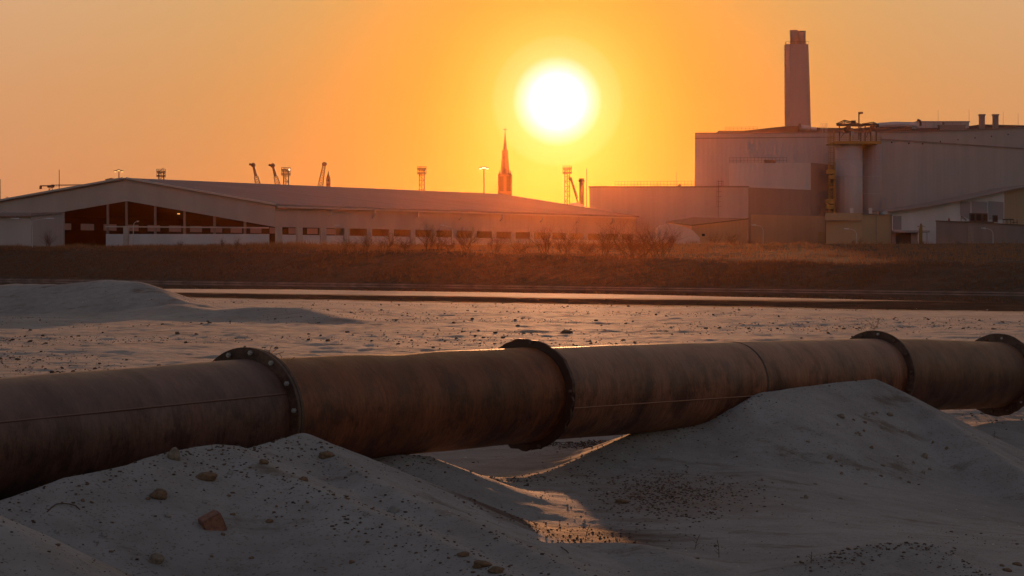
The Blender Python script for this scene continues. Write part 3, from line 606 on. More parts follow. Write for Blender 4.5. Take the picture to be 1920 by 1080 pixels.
BUSHES = [(93, 425, .5, 1), (170, 443, .4, 1), (338, 436, .45, .8), (418, 440, .4, .8), (444, 437, .5, .8), (655, 425, .5, 1.2), (690, 430, .6, 1.4), (722, 423, .5, 1.3), (760, 420, .5, 1.2), (800, 408, .5, 1.2), (822, 418, .5, 1), (842, 425, .5, 1), (878, 415, .5, 1.2),
          (930, 422, .5, 1), (975, 430, .5, 1.1), (1022, 415, .5, 1.2), (1060, 412, .5, 1.2), (1100, 420, .5, 1.2), (1140, 418, .5, 1.1), (1180, 405, .5, 1.4), (1205, 400, .5, 1.5), (1232, 405, .5, 1.4), (1258, 428, .5, 1.2),
          (1300, 440, .5, 1.1), (1340, 432, .5, 1.3), (1372, 430, .5, 1.4), (1405, 440, .5, 1), (1600, 446, .5, 1), (1612, 440, .5, .6), (1650, 452, .5, 1), (1730, 456, .4, 1.2), (1800, 452, .5, 1.6), (1890, 452, .5, 1.8)]
BL = ['small dark bush before the lean-to shed, right of the two armed street lamp', 'tiny bush before the left corner of the wide gable opening', 'reddish twiggy bush before the middle of the low pale wall under the gable opening', 'small twiggy bush before the right third of the low pale wall', 'small bush between two others at the right end of the low pale wall',
 'leftmost bush before the pillared side of the warehouse, near its faint street lamp', 'wide low bush, second from the left before the pillared warehouse side', 'third bush from the left before the pillared warehouse side', 'fourth bush, just left of the ragged tall shrub before the warehouse', 'bushy bare shrub with ragged branches, tallest before the middle of the warehouse side',
 'bush touching the right side of the ragged tall shrub', 'bush under the faint street lamp of the far half of the warehouse', 'bush below the lamp post with white lamps', 'bush below the church tower', 'low wide bush just right of the church tower', 'tall bush between the church and the last floodlight mast', 'tall bush straight below the floodlight mast under the sun',
 'bush straight below the brick chimney', 'bush at the right end of the warehouse openings', 'bush where the warehouse ends before the low annex', 'largest bare bush, just right of the warehouse end', 'tall bush before the white round roofed shed, right of the largest bush', 'bush before the right half of the white round roofed shed', 'small bush before the left end of the low beige building',
 'bush before the middle of the low beige building', 'broad bare bush before the right part of the low beige building', 'low bush before the corner where the beige building meets the annex', 'low bush before the left bay of the beige block', 'thin upright shrub in front of the seam of the beige block', 'low bush before the right bay of the beige block', 'low bush at the foot of the yellow mast', 'wide low bush before the plain end of the louvred shed', 'wide low bush before the louvred walls at the picture edge']
for k_, (px, top, _, wf) in enumerate(BUSHES):
    u = (px - 960) / F
    s_lo = -80.0
    # crest point on this line of sight: d = 13
    s_ = (u * (383 + .532 * 14) + 80 - .847 * 14) / (.532 + .847 * u); X, Y = far_xy(s_, 14); gz = far_ground(X, Y)
    if px > 1250: X, Y = u * 330, 330.; gz = far_ground(X, Y)
    h_ = (CZ + (HZ - top) / F * Y) - gz; h_ = max(h_, .8)
    src = protos[k_ % 3]
    if k_ < 3: o = src; col.objects.link(o)
    else:
        o = src.copy(); col.objects.link(o)
        for ch in src.children: c = ch.copy(); c.parent = o; col.objects.link(c)
    o.location = (X, Y, gz); sc_ = h_ / 1.35; o.scale = (sc_ * wf, sc_ * wf, sc_); o.rotation_euler = (0, 0, random.uniform(0, 6))
    o['category'] = 'bush'
    o['label'] = BL[k_]; o['group'] = 'bare bushes along the far bank'

# ------------------------------------------------------------------ long open warehouse
def FP(px, Y): return ((px - 960) / F * Y, Y)
GZ = 4.8
def zz(py, Y): return CZ + (HZ - py) / F * Y
A0 = Vector((-43.5, 450, 0)); U = Vector((.5667, .8239, 0)); V_ = Vector((-.8239, .5667, 0)); LN = 126.0
def WP(w_, s_, z): p = A0 + V_ * w_ + U * s_; return Vector((p.x, p.y, z))
ZE, ZR, ZL = 13.45, 18.8, 13.4
wh = empty('warehouse', tuple(WP(37, 60, GZ)), 'long open sided warehouse with low grey gabled roof and wide gable opening', 'warehouse')
WSIDE = cladding('warehouse_cladding', (.40, .345, .335), .8, .55)
mb = MB(); th = .35
mb.slab([WP(-.7, -.5, ZE - .1 + .1), WP(37, -.5, ZR + .25), WP(37, LN + .5, ZR + .25), WP(-.7, LN + .5, ZE)], (0, 0, -1), th)
mb.build('roof', ROOFM, wh)
mb = MB(); mb.slab([WP(37.02, -.5, ZR + .25), WP(88, -.5, ZL), WP(88, LN + .5, ZL), WP(37.02, LN + .5, ZR + .25)], (0, 0, -1), th); mb.build('roof', ROOFM, wh)
def wall_quad(w0, w1, s0, s1, zlo, zhi, out_, th=.25):   # zlo/zhi lists of two
    return [WP(w0, s0, zlo[0]), WP(w1, s1, zlo[1]), WP(w1, s1, zhi[1]), WP(w0, s0, zhi[0])]
mb = MB(); g = .12
mb.slab([WP(0, 0, 9.29), WP(37, 0, 14.6), WP(37, 0, ZR - g), WP(0, 0, ZE - g - .15)], U, .25)
mb.slab([WP(37, 0, 14.6), WP(53.7, 0, 12.76), WP(53.7, 0, ZR - .108 * 16.7 - g - .05), WP(37, 0, ZR - g)], U, .25)
mb.slab([WP(53.7, 0, GZ), WP(87, 0, GZ), WP(87, 0, ZL - g - .1), WP(53.7, 0, ZR - .108 * 16.7 - g - .05)], U, .25)
mb.build('gable_wall', WSIDE, wh)
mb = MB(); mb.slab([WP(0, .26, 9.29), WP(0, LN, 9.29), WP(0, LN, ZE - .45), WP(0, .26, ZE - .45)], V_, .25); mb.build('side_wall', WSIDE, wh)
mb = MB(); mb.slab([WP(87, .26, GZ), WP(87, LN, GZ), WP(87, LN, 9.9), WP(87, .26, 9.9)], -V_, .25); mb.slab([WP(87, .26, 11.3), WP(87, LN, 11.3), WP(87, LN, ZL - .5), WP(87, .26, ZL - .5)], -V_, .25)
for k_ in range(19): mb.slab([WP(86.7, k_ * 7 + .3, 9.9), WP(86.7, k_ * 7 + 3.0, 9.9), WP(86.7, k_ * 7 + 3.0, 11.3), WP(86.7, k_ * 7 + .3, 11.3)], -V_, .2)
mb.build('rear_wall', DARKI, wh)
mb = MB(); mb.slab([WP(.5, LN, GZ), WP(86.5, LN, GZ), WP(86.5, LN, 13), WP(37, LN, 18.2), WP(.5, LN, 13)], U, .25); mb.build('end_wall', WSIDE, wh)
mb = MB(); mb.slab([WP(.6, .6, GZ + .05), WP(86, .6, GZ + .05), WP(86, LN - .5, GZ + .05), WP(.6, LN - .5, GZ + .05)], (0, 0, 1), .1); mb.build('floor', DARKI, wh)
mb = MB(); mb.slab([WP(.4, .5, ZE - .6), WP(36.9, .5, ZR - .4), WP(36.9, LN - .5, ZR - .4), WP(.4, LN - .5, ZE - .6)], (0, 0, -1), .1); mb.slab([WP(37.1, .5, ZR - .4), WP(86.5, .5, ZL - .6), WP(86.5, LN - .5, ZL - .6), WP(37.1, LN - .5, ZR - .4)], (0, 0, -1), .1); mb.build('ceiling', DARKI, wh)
for k_ in range(19):
    mb = MB(); c = WP(.0, min(k_ * 7 + (1.1 if k_ == 0 else .0), LN - .8), (GZ + 9.27) / 2 - .2); mb.box(c, (1.5, .45, 9.27 - GZ + .4), U); mb.build('pillar', CONC, wh)
    if k_ < 18:
        mb = MB(); mb.box(WP(.12, k_ * 7 + 3.6, (GZ - .3 + 7.9) / 2), (5.0, .2, 7.9 - GZ + .3), U); mb.build('low_panel', PALE if k_ < 8 else WSIDE, wh)
mb = MB(); mb.bar(WP(-.85, -.3, ZE - .5), WP(-.85, LN, ZE - .5), .25, .3); mb.build('gutter', GALV, wh)
for s_ in (15.5, 29, 43, 57.5, 72, 87, 101, 115):
    mb = MB(); mb.bar(WP(-.8, s_, ZE - .6), WP(-.8, s_, ZE - 1.6), .22); mb.bar(WP(-.8, s_, ZE - 1.6), WP(-.2, s_, ZE - 2.0), .2); mb.build('downpipe', GALV, wh)
mb = MB(); mb.bar(WP(36.5, -.62, ZR + .18), WP(-.75, -.62, ZE - .05), .2, .35); mb.bar(WP(37.5, -.62, ZR + .18), WP(88, -.62, ZL - .02), .2, .35); mb.build('verge_trim', GALV, wh)
mb = MB(); mb.slab([WP(1.5, .05, GZ - .3), WP(42.5, .05, GZ - .3), WP(42.5, .05, 8.3), WP(1.5, .05, 8.0)], U, .2); mb.build('low_wall', PALE, wh)
mb = MB(); mb.bar(WP(1.5, .0, 9.15), WP(42.5, .0, 9.75), .18, .25); mb.build('rail', GALV, wh)
def w_of(px): k_ = (px - 960) / F; return (-43.5 - k_ * 450) / (.8239 + k_ * .5667)
for px in (200, 235, 289, 344, 400, 457):
    w_ = w_of(px); zt = 14.6 - (37 - w_) * .1475 if w_ < 37 else 14.6 - (w_ - 37) * .11
    mb = MB(); mb.box(WP(w_, .35, (GZ + zt + .2) / 2), (.42, .3, zt + .2 - GZ), V_); mb.build('post', DARKC, wh)
mb = MB(); mb.box(WP(37, -.1, 7.1), (1.2, .4, 5.2), V_); mb.build('concrete_pier', CONC, wh)
p = P(335, 401, 490); mb = MB(); mb.box(p, (.5, .3, .15)); mb.build('ceiling_lamp', LAMPO, wh)
rb = empty('long_shed', (-60, 700, GZ), 'pale distant shed glimpsed through the open warehouse', 'shed')
mb = MB(); mb.prism([(-150, 640), (10, 720), (10, 735), (-150, 655)], GZ - .5, 15.2); mb.build('wall', mat('far_shed_wall', (.30, .19, .17), .8), rb)
mb = MB(); mb.prism([(-151, 638), (11, 719), (11, 736), (-151, 656)], 15.2, 15.5); mb.build('roof', ROOFM, rb)

# white lean-to on the left
ls = empty('lean_to_shed', (*FP(40, 430), GZ), 'white ribbed lean-to shed at the left edge, joined to the warehouse gable', 'shed')
q = [FP(-120, 425), FP(58, 425), FP(119, 447), FP(-60, 470)]; zt = [10.7, 10.7, 11.75, 12.1]
mb = MB(); mb.prism(q, GZ - .5, zt); mb.build('wall', cladding('shed_cladding', (.42, .38, .39), .8, .6), ls)
q2 = [FP(-125, 424), FP(59, 424), FP(121.5, 446.6), FP(-60, 471)]
mb = MB(); mb.prism(q2, [z + .003 for z in zt], [z + .62 for z in zt[:2]] + [zt[2] + .2, zt[3] + .4]); mb.build('roof', ROOFM, ls)

# ------------------------------------------------------------------ factory on the right
def building(name, label, cat, px, Y): return empty(name, (*FP(px, Y), GZ), label, cat)
def railing(mb, pts, h, n_, r=.06, mids=2):
    for a, b_ in zip(pts[:-1], pts[1:]):
        a = Vector(a); b_ = Vector(b_)
        for k_ in range(mids): mb.bar(a + Vector((0, 0, h * (1 - k_ / mids))), b_ + Vector((0, 0, h * (1 - k_ / mids))), r)
        for i in range(n_ + 1): p = a + (b_ - a) * i / n_; mb.bar(p, p + Vector((0, 0, h)), r)
    return mb
def caged_ladder(mb, x, y, z0, z1, wd=.6, hoop=1.6, r=.07):
    mb.bar((x - wd / 2, y, z0), (x - wd / 2, y, z1), r); mb.bar((x + wd / 2, y, z0), (x + wd / 2, y, z1), r)
    z = z0
    while z < z1: mb.bar((x - wd / 2, y, z), (x + wd / 2, y, z), r * .6); z += .45
    z = z0 + 2.2; pr = None
    while z < z1 + .5:
        pts = [Vector((x + math.cos(a) * hoop / 2, y - .2 + math.sin(a) * hoop / 2, z)) for a in [math.pi + math.pi * i / 6 for i in range(7)]]
        for p, q_ in zip(pts[:-1], pts[1:]): mb.bar(p, q_, r * .7)
        if pr:
            for i in (0, 2, 4, 6): mb.bar(pr[i], pts[i], r * .5)
        pr = pts; z += 1.1
    return mb
def fascia(mb, a, b_, z0, z1, out_=.08, h=.5):
    mb.bar((a[0], a[1] - out_, z0), (b_[0], b_[1] - out_, z1), .12, h)
# main hall
HF = [FP(1303, 563), FP(1650, 558), FP(1750, 573.5), FP(1850, 592), FP(1920, 606), FP(2060, 640), FP(2060, 800), FP(1307, 720)]
HT = [zz(251, 563), zz(249, 558), zz(247, 573.5), zz(243, 592), zz(240, 606), zz(240, 640), 40, 32]
mh = building('factory_hall', 'huge grey windowless factory hall behind the silos at the right', 'factory', 1500, 600)
mb = MB(); mb.prism(HF, GZ - .5, HT); mb.build('wall', GREYC, mh)
mb = MB()
mb.bar((*FP(1303, 562.9), zz(259.5, 563)), (*FP(1560, 559.2), zz(257, 559)), .12, .25); mb.bar((*FP(1650.5, 557.8), zz(261, 558)), (*FP(1750, 573.2), zz(267, 573)), .12, .25); mb.bar((*FP(1750, 573.2), zz(267, 573)), (*FP(1850, 591.7), zz(274, 592)), .12, .25); mb.bar((*FP(1850, 591.7), zz(274, 592)), (*FP(1930, 607.6), zz(279, 607)), .12, .25)
mb.build('wall_band', DARKC, mh)
mb = MB()
for i in range(4): mb.bar((HF[i][0], HF[i][1] - .1, HT[i] + .1), (HF[i + 1][0], HF[i + 1][1] - .1, HT[i + 1] + .1), .4, .3)
mb.build('parapet_trim', DARKC, mh)
def roofshape(pts, Y, base, depth):
    poly = [Vector((*FP(px, Y), zz(py, Y))) for px, py in pts]; b0 = Vector((*FP(pts[0][0], Y), base)); b1 = Vector((*FP(pts[-1][0], Y), base))
    return MB().slab([b0] + poly + [b1], (0, 1, 0), depth)
roofshape([(1346, 246), (1348, 245), (1395, 245), (1420, 242.5), (1445, 239.5), (1470, 237), (1490, 236), (1515, 238), (1545, 239.5), (1600, 240)], 575, 31, 60).build('roof', DROOF, mh, label='dark curved roof behind the left parapet')
roofshape([(1600, 241), (1652, 236), (1700, 236), (1760, 239), (1800, 238.5), (1840, 233), (1880, 234), (1925, 235), (1990, 236)], 612, 31, 60).build('roof', DROOF, mh, label='dark roof behind the right parapet')
mb = MB(); railing(mb, [(*FP(1360, 570), zz(245, 570)), (*FP(1420, 570), zz(244, 570))], .8, 8, .05); mb.build('roof_railing', STEEL, mh)
mb = MB(); caged_ladder(mb, *FP(1545, 557.6), zz(305, 558), zz(232, 558), .9, 1.6, .06); mb.build('caged_ladder', GALV, mh)
mb = MB(); caged_ladder(mb, *FP(1557, 557.6), zz(305, 558), zz(247, 558), .8, 1.2, .05); mb.build('caged_ladder', YELL, mh, label='slender yellow caged ladder')
for px, py in ((1672, 267), (1704, 269), (1730, 269.5), (1763, 265.5), (1796, 262), (1828, 258.5), (1859, 255.5), (1890, 252)):
    Yw = np.interp(px, [1650, 1750, 1850, 1920], [558, 573.5, 592, 606]) - .25; mb = MB(); c = Vector((*FP(px, Yw), zz(py, Yw))); mb.tube(c, c + Vector((0, .3, 0)), .18, n=8); mb.build('vent_hole', DARKI, mh)
mb = MB(); mb.box((*FP(1661, 558.9), zz(385, 559)), (2.2, .2, 3.6), (1, .25, 0)); mb.build('door', GREYC, mh)
# things on the hall's roof
def roofbox(px0, px1, py0, py1, Y, depth, m, name, label, cat, group=None, flare=0):
    o = building(name, label, cat, (px0 + px1) / 2, Y); x0, x1 = FP(px0, Y)[0], FP(px1, Y)[0]
    mb = MB(); mb.prism([(x0, Y), (x1, Y), (x1, Y + depth), (x0, Y + depth)], zz(py1, Y), zz(py0, Y) - .25); mb.build('casing', m, o)
    mb = MB(); mb.prism([(x0 - .2, Y - .2), (x1 + .2, Y - .2), (x1 + .2, Y + depth), (x0 - .2, Y + depth)], zz(py0, Y) - .25, zz(py0, Y)); mb.build('lid', m, o)
    mb = MB(); n_ = max(2, int((x1 - x0) / 1.6))
    for i in range(1, n_): mb.box((x0 + (x1 - x0) * i / n_, Y - .05, (zz(py0, Y) + zz(py1, Y)) / 2 - .15), (.08, .1, (zz(py0, Y) - zz(py1, Y)) * .8))
    mb.build('panel_joints', DARKC, o); return o
roofbox(1720, 1767, 227, 240, 598, 8, GREYC, 'roof_unit', 'left of the two long grey ventilation boxes on the hall roof', 'ventilation unit', 'grey ventilation boxes on the hall roof')
roofbox(1770, 1817, 227, 240, 600, 8, GREYC, 'roof_unit', 'right of the two long grey ventilation boxes on the hall roof', 'ventilation unit', 'grey ventilation boxes on the hall roof')
roofbox(1762, 1810, 234, 243, 596, 2, DARKC, 'roof_unit', 'low dull duct in front of the two ventilation boxes', 'duct')
for px, l_ in ((1841, 'left of the two square exhaust stacks on the hall roof'), (1866.5, 'right of the two square exhaust stacks on the hall roof')):
    o = building('exhaust_stack', l_, 'exhaust stack', px, 605); o['group'] = 'square exhaust stacks on the hall roof'; x, y = FP(px, 605)
    mb = MB(); mb.box((x, y, (zz(216, 605) + 32) / 2), (1.3, 1.3, zz(216, 605) - 32)); mb.build('shaft', DARKC, o)
    mb = MB(); mb.box((x, y, zz(216, 605) + .05), (1.55, 1.55, .35)); mb.build('cap', DARKC, o)
o = building('segmented_duct', 'curved segmented silver duct on the hall roof behind the silo platform', 'duct', 1680, 596)
mb = MB(); pts = [P(px, py, 596) for px, py in ((1640, 236), (1655, 234), (1670, 233), (1685, 232.5), (1700, 233), (1714, 233.5), (1722, 235))]
for i, (a, b_) in enumerate(zip(pts[:-1], pts[1:])): mb.tube(a, b_, .55 if i % 2 else .6, n=12)
mb.build('duct_tube', GALV, o)
o = building('pipe_elbow', 'small hooked vent pipe beside the left ventilation box', 'vent pipe', 1722, 597); mb = MB()
pp = [P(1726, 236, 597), P(1726, 228, 597), P(1724, 225.5, 597), P(1720, 225, 597)]
for a, b_ in zip(pp[:-1], pp[1:]): mb.tube(a, b_, .28, n=8)
mb.build('tube', STEEL, o)
def rod(px, py0, Y, z0, label, r=.06, name='lightning_rod', cat='lightning rod', group=None):
    x, y = FP(px, Y); mb = MB(); mb.tube((x, y, z0), (x, y, zz(py0, Y)), r, r * .5, 6); tag(mb.build(name, STEEL), label, cat, group)
for px, py, l_ in ((1759, 206, 'lightning rod rising between the duct and the left ventilation box'), (1817, 205, 'tall lightning rod just right of the right ventilation box'), (1881, 209, 'thin lightning rod just right of the exhaust stacks'), (1909, 212, 'lightning rod nearest the right edge of the picture')):
    rod(px, py, 604, 31, l_, .045, group='lightning rods on the hall roof')
# chimney tower
ch = building('chimney_tower', 'tall tapering grey chimney tower with two round flues on top', 'chimney', 1498, 585)
def tower_ring(cx, cy, hx, hy, c):
    return [(cx + sx * (hx - (c if k_ else 0)), cy + sy * (hy - (0 if k_ else c))) for sx, sy, ks in ((-1, -1, (0, 1)), (1, -1, (1, 0)), (1, 1, (0, 1)), (-1, 1, (1, 0))) for k_ in ks]
lv = [(24, 1475.5, 1523.5), (zz(245, 585), 1475.5, 1522), (zz(160, 585), 1475, 1519.5), (zz(82, 585), 1474.5, 1517)]
vs = []
for z, a, b_ in lv:
    x0, x1 = FP(a, 585)[0], FP(b_, 585)[0]
    for q_ in tower_ring((x0 + x1) / 2, 588, (x1 - x0) / 2, 2.6, .9): vs.append((*q_, z))
mb = MB(); mb.add(vs, [(k_ * 8 + i, k_ * 8 + (i + 1) % 8, k_ * 8 + 8 + (i + 1) % 8, k_ * 8 + 8 + i) for k_ in range(3) for i in range(8)] + [tuple(range(24, 32))]); mb.build('shaft', mat('chimney_skin', (.26, .24, .27), .5, noise=(1, .08, (.2, .2, .05))), ch)
for px, top in ((1488.5, 57), (1503.2, 58.5)):
    x, y = FP(px, 588); mb = MB(); mb.tube((x, y, zz(84, 588)), (x, y, zz(top, 588)), .95, n=24); mb.tube((x, y, zz(top + 1.5, 588)), (x, y, zz(top - .3, 588)), 1.02, n=24); mb.build('flue', mat('flue_skin', (.28, .23, .23), .5), ch, True)
mb = MB(); z = zz(240, 585); x = FP(1474.2, 586)[0]
mb.bar((x, 587, z), (x, 587, zz(78, 586)), .08); mb.bar((x - .1, 586.5, z), (x - .1, 586.5, zz(78, 586)), .06)
zc = z
while zc < zz(80, 586): mb.box((x - .1, 586.8, zc), (.35, .5, .06)); zc += 1.25
mb.build('ladder', STEEL, ch)
mb = MB(); xa, xb = FP(1474.5, 585)[0], FP(1517, 585)[0]; railing(mb, [(xa, 585.6, zz(82, 585)), (xb, 585.6, zz(82, 585))], .6, 8, .05, 1); mb.build('top_railing', STEEL, ch)
o = building('fan_duct', 'fat round duct lying at the foot of the chimney tower', 'duct', 1512, 575)
mb = MB(); mb.tube(P(1497, 238.5, 575), P(1500, 239, 575), .95, n=20); mb.build('fan_wheel', STEEL, o)
mb = MB(); mb.tube(P(1500, 239, 575), P(1518, 240, 575), .7, .55, n=18); mb.tube(P(1518, 241, 575), P(1531, 242, 575), .4, n=14); mb.build('duct_tube', GALV, o, True)
# mid annex + low annex
ma = building('upper_annex', 'pale grey box annex built against the left part of the factory hall', 'building', 1440, 545)
zt_ = zz(305, 537.5); mb = MB(); mb.prism([FP(1367, 541), FP(1520, 537.5), FP(1521, 560), FP(1369, 560)], 18.9, zt_); mb.build('wall', WHITE, ma)
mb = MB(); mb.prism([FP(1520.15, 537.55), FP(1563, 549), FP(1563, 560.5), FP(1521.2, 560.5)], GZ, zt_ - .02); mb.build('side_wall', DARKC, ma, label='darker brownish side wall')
mb = MB(); railing(mb, [(*FP(1368, 545), zt_), (*FP(1475, 545), zt_ + .1)], 1.4, 16, .05); mb.build('roof_railing', STEEL, ma)
mb = MB(); mb.box((*FP(1443, 548), zt_ + .5), (2.5, 1.5, 1.0)); mb.build('roof_machine', STEEL, ma)
la = building('lower_annex', 'wide low grey annex left of the factory hall with a railing on its roof', 'building', 1250, 525)
zt2 = zz(351, 520)
def ya(px): return 520 + 57 * (1403 - px) / 298
def za(px): return zz(351, ya(px))
mb = MB(); mb.prism([FP(1105, ya(1105)), FP(1403, 520), FP(1404, 555), FP(1250, 600), FP(1107, 640)], GZ - .5, [za(1105), zt2, zt2, za(1250), za(1105)]); mb.build('wall', GREYC, la)
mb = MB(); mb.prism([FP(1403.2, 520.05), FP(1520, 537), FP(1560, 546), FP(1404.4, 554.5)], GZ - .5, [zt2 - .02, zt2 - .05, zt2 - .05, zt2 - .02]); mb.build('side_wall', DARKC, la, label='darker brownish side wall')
mb = MB(); mb.prism([FP(1408, 519.5), FP(1547, 540), FP(1546, 541.5), FP(1410, 521.5)], GZ - .5, zz(402, 519)); mb.build('plinth', BEIGE, la, label='beige lower wall strip')
mb = MB(); mb.bar((*FP(1104.5, ya(1104.5) - .1), za(1105) + .1), (*FP(1403.5, 519.9), zt2 + .1), .4, .3); mb.build('parapet_trim', DARKC, la)
mb = MB(); railing(mb, [(*FP(1153, ya(1153) + 3), za(1153)), (*FP(1303, ya(1303) + 3), za(1303) + .05)], 1.4, 24, .055); mb.build('roof_railing', STEEL, la)
mb = MB(); caged_ladder(mb, *FP(1350, ya(1350) - .6), zz(407, 530), zz(337, 530), .8, 1.5, .06); mb.build('caged_ladder', STEEL, la)
rod(1268, 322, ya(1268) + 5, za(1268), 'thin rod on the low annex roof beside its railing', .05)
o = building('roof_vent', 'small dark pointed vent on the low annex roof', 'vent', 1274, 527); x, y = FP(1274.5, ya(1274) + 4); zv = za(1274); mb = MB(); mb.tube((x, y, zv), (x, y, zv + .6), .5, .38, 10); mb.tube((x, y, zv + .6), (x, y, zv + .95), .3, .05, 8); o2 = mb.build('cowl', STEEL, o)
# silos
for k_, (px, Y, top, l_) in enumerate(((1592, 545, 268, 'front left tall round grey silo beside the yellow ladder'), (1627.5, 552, 270, 'rear right tall round silo, half hidden behind the other silo'))):
    o = building('silo', l_, 'silo', px, Y); o['group'] = 'twin silos before the factory hall'; x, y = FP(px, Y); r_ = 25.2 / F * Y
    mb = MB(); mb.tube((x, y, GZ - .5), (x, y, zz(top, Y)), r_, n=48); mb.build('shell', cladding('silo_skin', (.42, .37, .38) if k_ == 0 else (.33, .28, .29), .9), o, True)
    mb = MB()
    for py in (300, 332, 364): mb.tube((x, y, zz(py, Y)), (x, y, zz(py, Y) + .12), r_ + .04, n=48)
    mb.build('ring_seam', GREYC, o)
    mb = MB(); mb.tube((x, y, zz(top, Y)), (x, y, zz(top - 4, Y)), r_ * .9, r_ * .3, 24); mb.build('cone_lid', GREYC, o)
sp = building('silo_platform', 'yellow railed platform with dark roof frames on top of the twin silos', 'platform', 1607, 545)
Yp = 541.5; zp = zz(268, Yp); xa, xb = FP(1562, Yp)[0], FP(1652, Yp)[0]
mb = MB(); mb.prism([(xa, Yp), (xb, Yp), (xb, Yp + 12), (xa, Yp + 12)], zp, zp + .25); mb.bar((xa, Yp - .1, zp + .1), (xb, Yp - .1, zp + .1), .12, .6); mb.build('deck', YELL, sp)
mb = MB(); railing(mb, [(xa, Yp, zp + .4), (xb, Yp, zp + .4)], 1.15, 22, .07, 3); railing(mb, [(xa, Yp, zp + .4), (xa, Yp + 10, zp + .4)], 1.15, 6, .06); mb.build('railing', YELL, sp)
mb = MB()
for a, b_, pk in ((1572, 1616, 1583), (1620, 1645, 1638)):
    mb = MB()
    for yy in (Yp + .6, Yp + 6):
        for px in (a + 2, (a + b_) / 2, b_ - 2): mb.bar((*FP(px, yy), zp), (*FP(px, yy), zz(233, Yp)), .28)
        mb.bar((*FP(a - 3, yy), zz(232, Yp)), (*FP(b_ + 3, yy), zz(233.5, Yp)), .3); mb.bar((*FP(a - 4, yy), zz(232, Yp)), (*FP(pk, yy), zz(225 if a < 1600 else 229, Yp)), .22); mb.bar((*FP(pk, yy), zz(225 if a < 1600 else 229, Yp)), (*FP(b_, yy), zz(233, Yp)), .22)
        mb.bar((*FP(pk, yy), zz(225 if a < 1600 else 229, Yp)), (*FP(pk, yy), zz(233, Yp)), .14)
    mb.bar((*FP(pk, Yp + .6), zz(225 if a < 1600 else 229, Yp)), (*FP(pk, Yp + 6), zz(225 if a < 1600 else 229, Yp)), .2); mb.bar((*FP(a + 4, Yp + .6), zz(258, Yp)), (*FP((a + b_) / 2, Yp + .6), zz(235, Yp)), .12)
    mb.build('roof_frame', STEEL, sp)
for px in (1587, 1633): mb = MB(); c = P(px + 2, 243, Yp + 2); mb.tube(c, c + Vector((0, 1.6, 0)), .75, n=16); mb.bar(c + Vector((-.6, 0, .5)), c + Vector((-2.2, 0, -.6)), .2); mb.build('winch_wheel', STEEL, sp)
for px in (1598, 1637): mb = MB(); c = P(px, 255, Yp + 1.4); mb.tube(c - Vector((0, 0, 1.0)), c + Vector((0, 0, 1.0)), .42, n=12); mb.build('filter_drum', GALV, sp)
mb = MB(); mb.bar(P(1604, 233, Yp + 1), P(1640, 236, Yp + 1), .1); mb.box(P(1600, 229, Yp + 1), (1.0, 1, .7)); mb.bar(P(1645, 238, Yp + 1), P(1722, 244, 560), .14); mb.build('pipework', STEEL, sp)
o = building('platform_lamp', 'tall lamp pole with a short arm standing on the silo platform', 'lamp', 1611, 543); mb = MB(); mb.bar(P(1610.5, 262, 543), P(1610.5, 211.5, 543), .26); mb.build('pole', STEEL, o); mb = MB(); mb.bar(P(1609.5, 212, 543), P(1618, 211.6, 543), .3, .45); mb.build('lamp_head', STEEL, o)
yt = building('ladder_tower', 'narrow yellow ladder tower clinging to the left side of the silos', 'ladder tower', 1559, 540)
mb = MB(); x, y = FP(1560, 540.5); caged_ladder(mb, x, y, zz(305, 540), zz(247, 540), .7, 1.3, .08); x2 = FP(1563.5, 540.5)[0]; mb.bar((x2, y, GZ), (x2, y, zz(245, 540)), .25); mb.build('upper_ladder', YELL, yt)
mb = MB(); xa, xb = FP(1555, 540)[0], FP(1565, 540)[0]; ztop, zlo = zz(305, 540), zz(396, 540); lev = 6
for xx in (xa, xb):
    for yy in (539.2, 541.2): mb.bar((xx, yy, GZ), (xx, yy, ztop), .14)
for k_ in range(lev + 1):
    z = zlo + (ztop - zlo) * k_ / lev; mb.box(((xa + xb) / 2, 540.2, z), (xb - xa + .2, 2.1, .12)); mb.bar((xa, 539.2, z), (xb, 539.2, min(z + 1.5, ztop)), .08); mb.bar((xa, 539.2, z + .8), (xb, 539.2, z + .8), .08)
mb.build('frame', YELL, yt)
for py, a, b_ in ((322, 1550, 1566), (332, 1554, 1566), (378, 1549, 1562), (388, 1548, 1563)):
    mb = MB(); x0, x1 = FP(a, 538.8)[0], FP(b_, 538.8)[0]; mb.box(((x0 + x1) / 2, 538.9, zz(py, 539)), (x1 - x0, 1.2, .9)); mb.build('landing_cage', YELL, yt)
yl = building('yellow_cage', 'low yellow safety cage beside the beige block, half hidden by grass', 'cage', 1539, 505); mb = MB()
x0, x1 = FP(1534, 505)[0], FP(1546, 505)[0]; railing(mb, [(x0, 505, zz(458, 505)), (x1, 505, zz(458, 505))], 2.4, 5, .07, 5); mb.build('bars', YELL, yl)
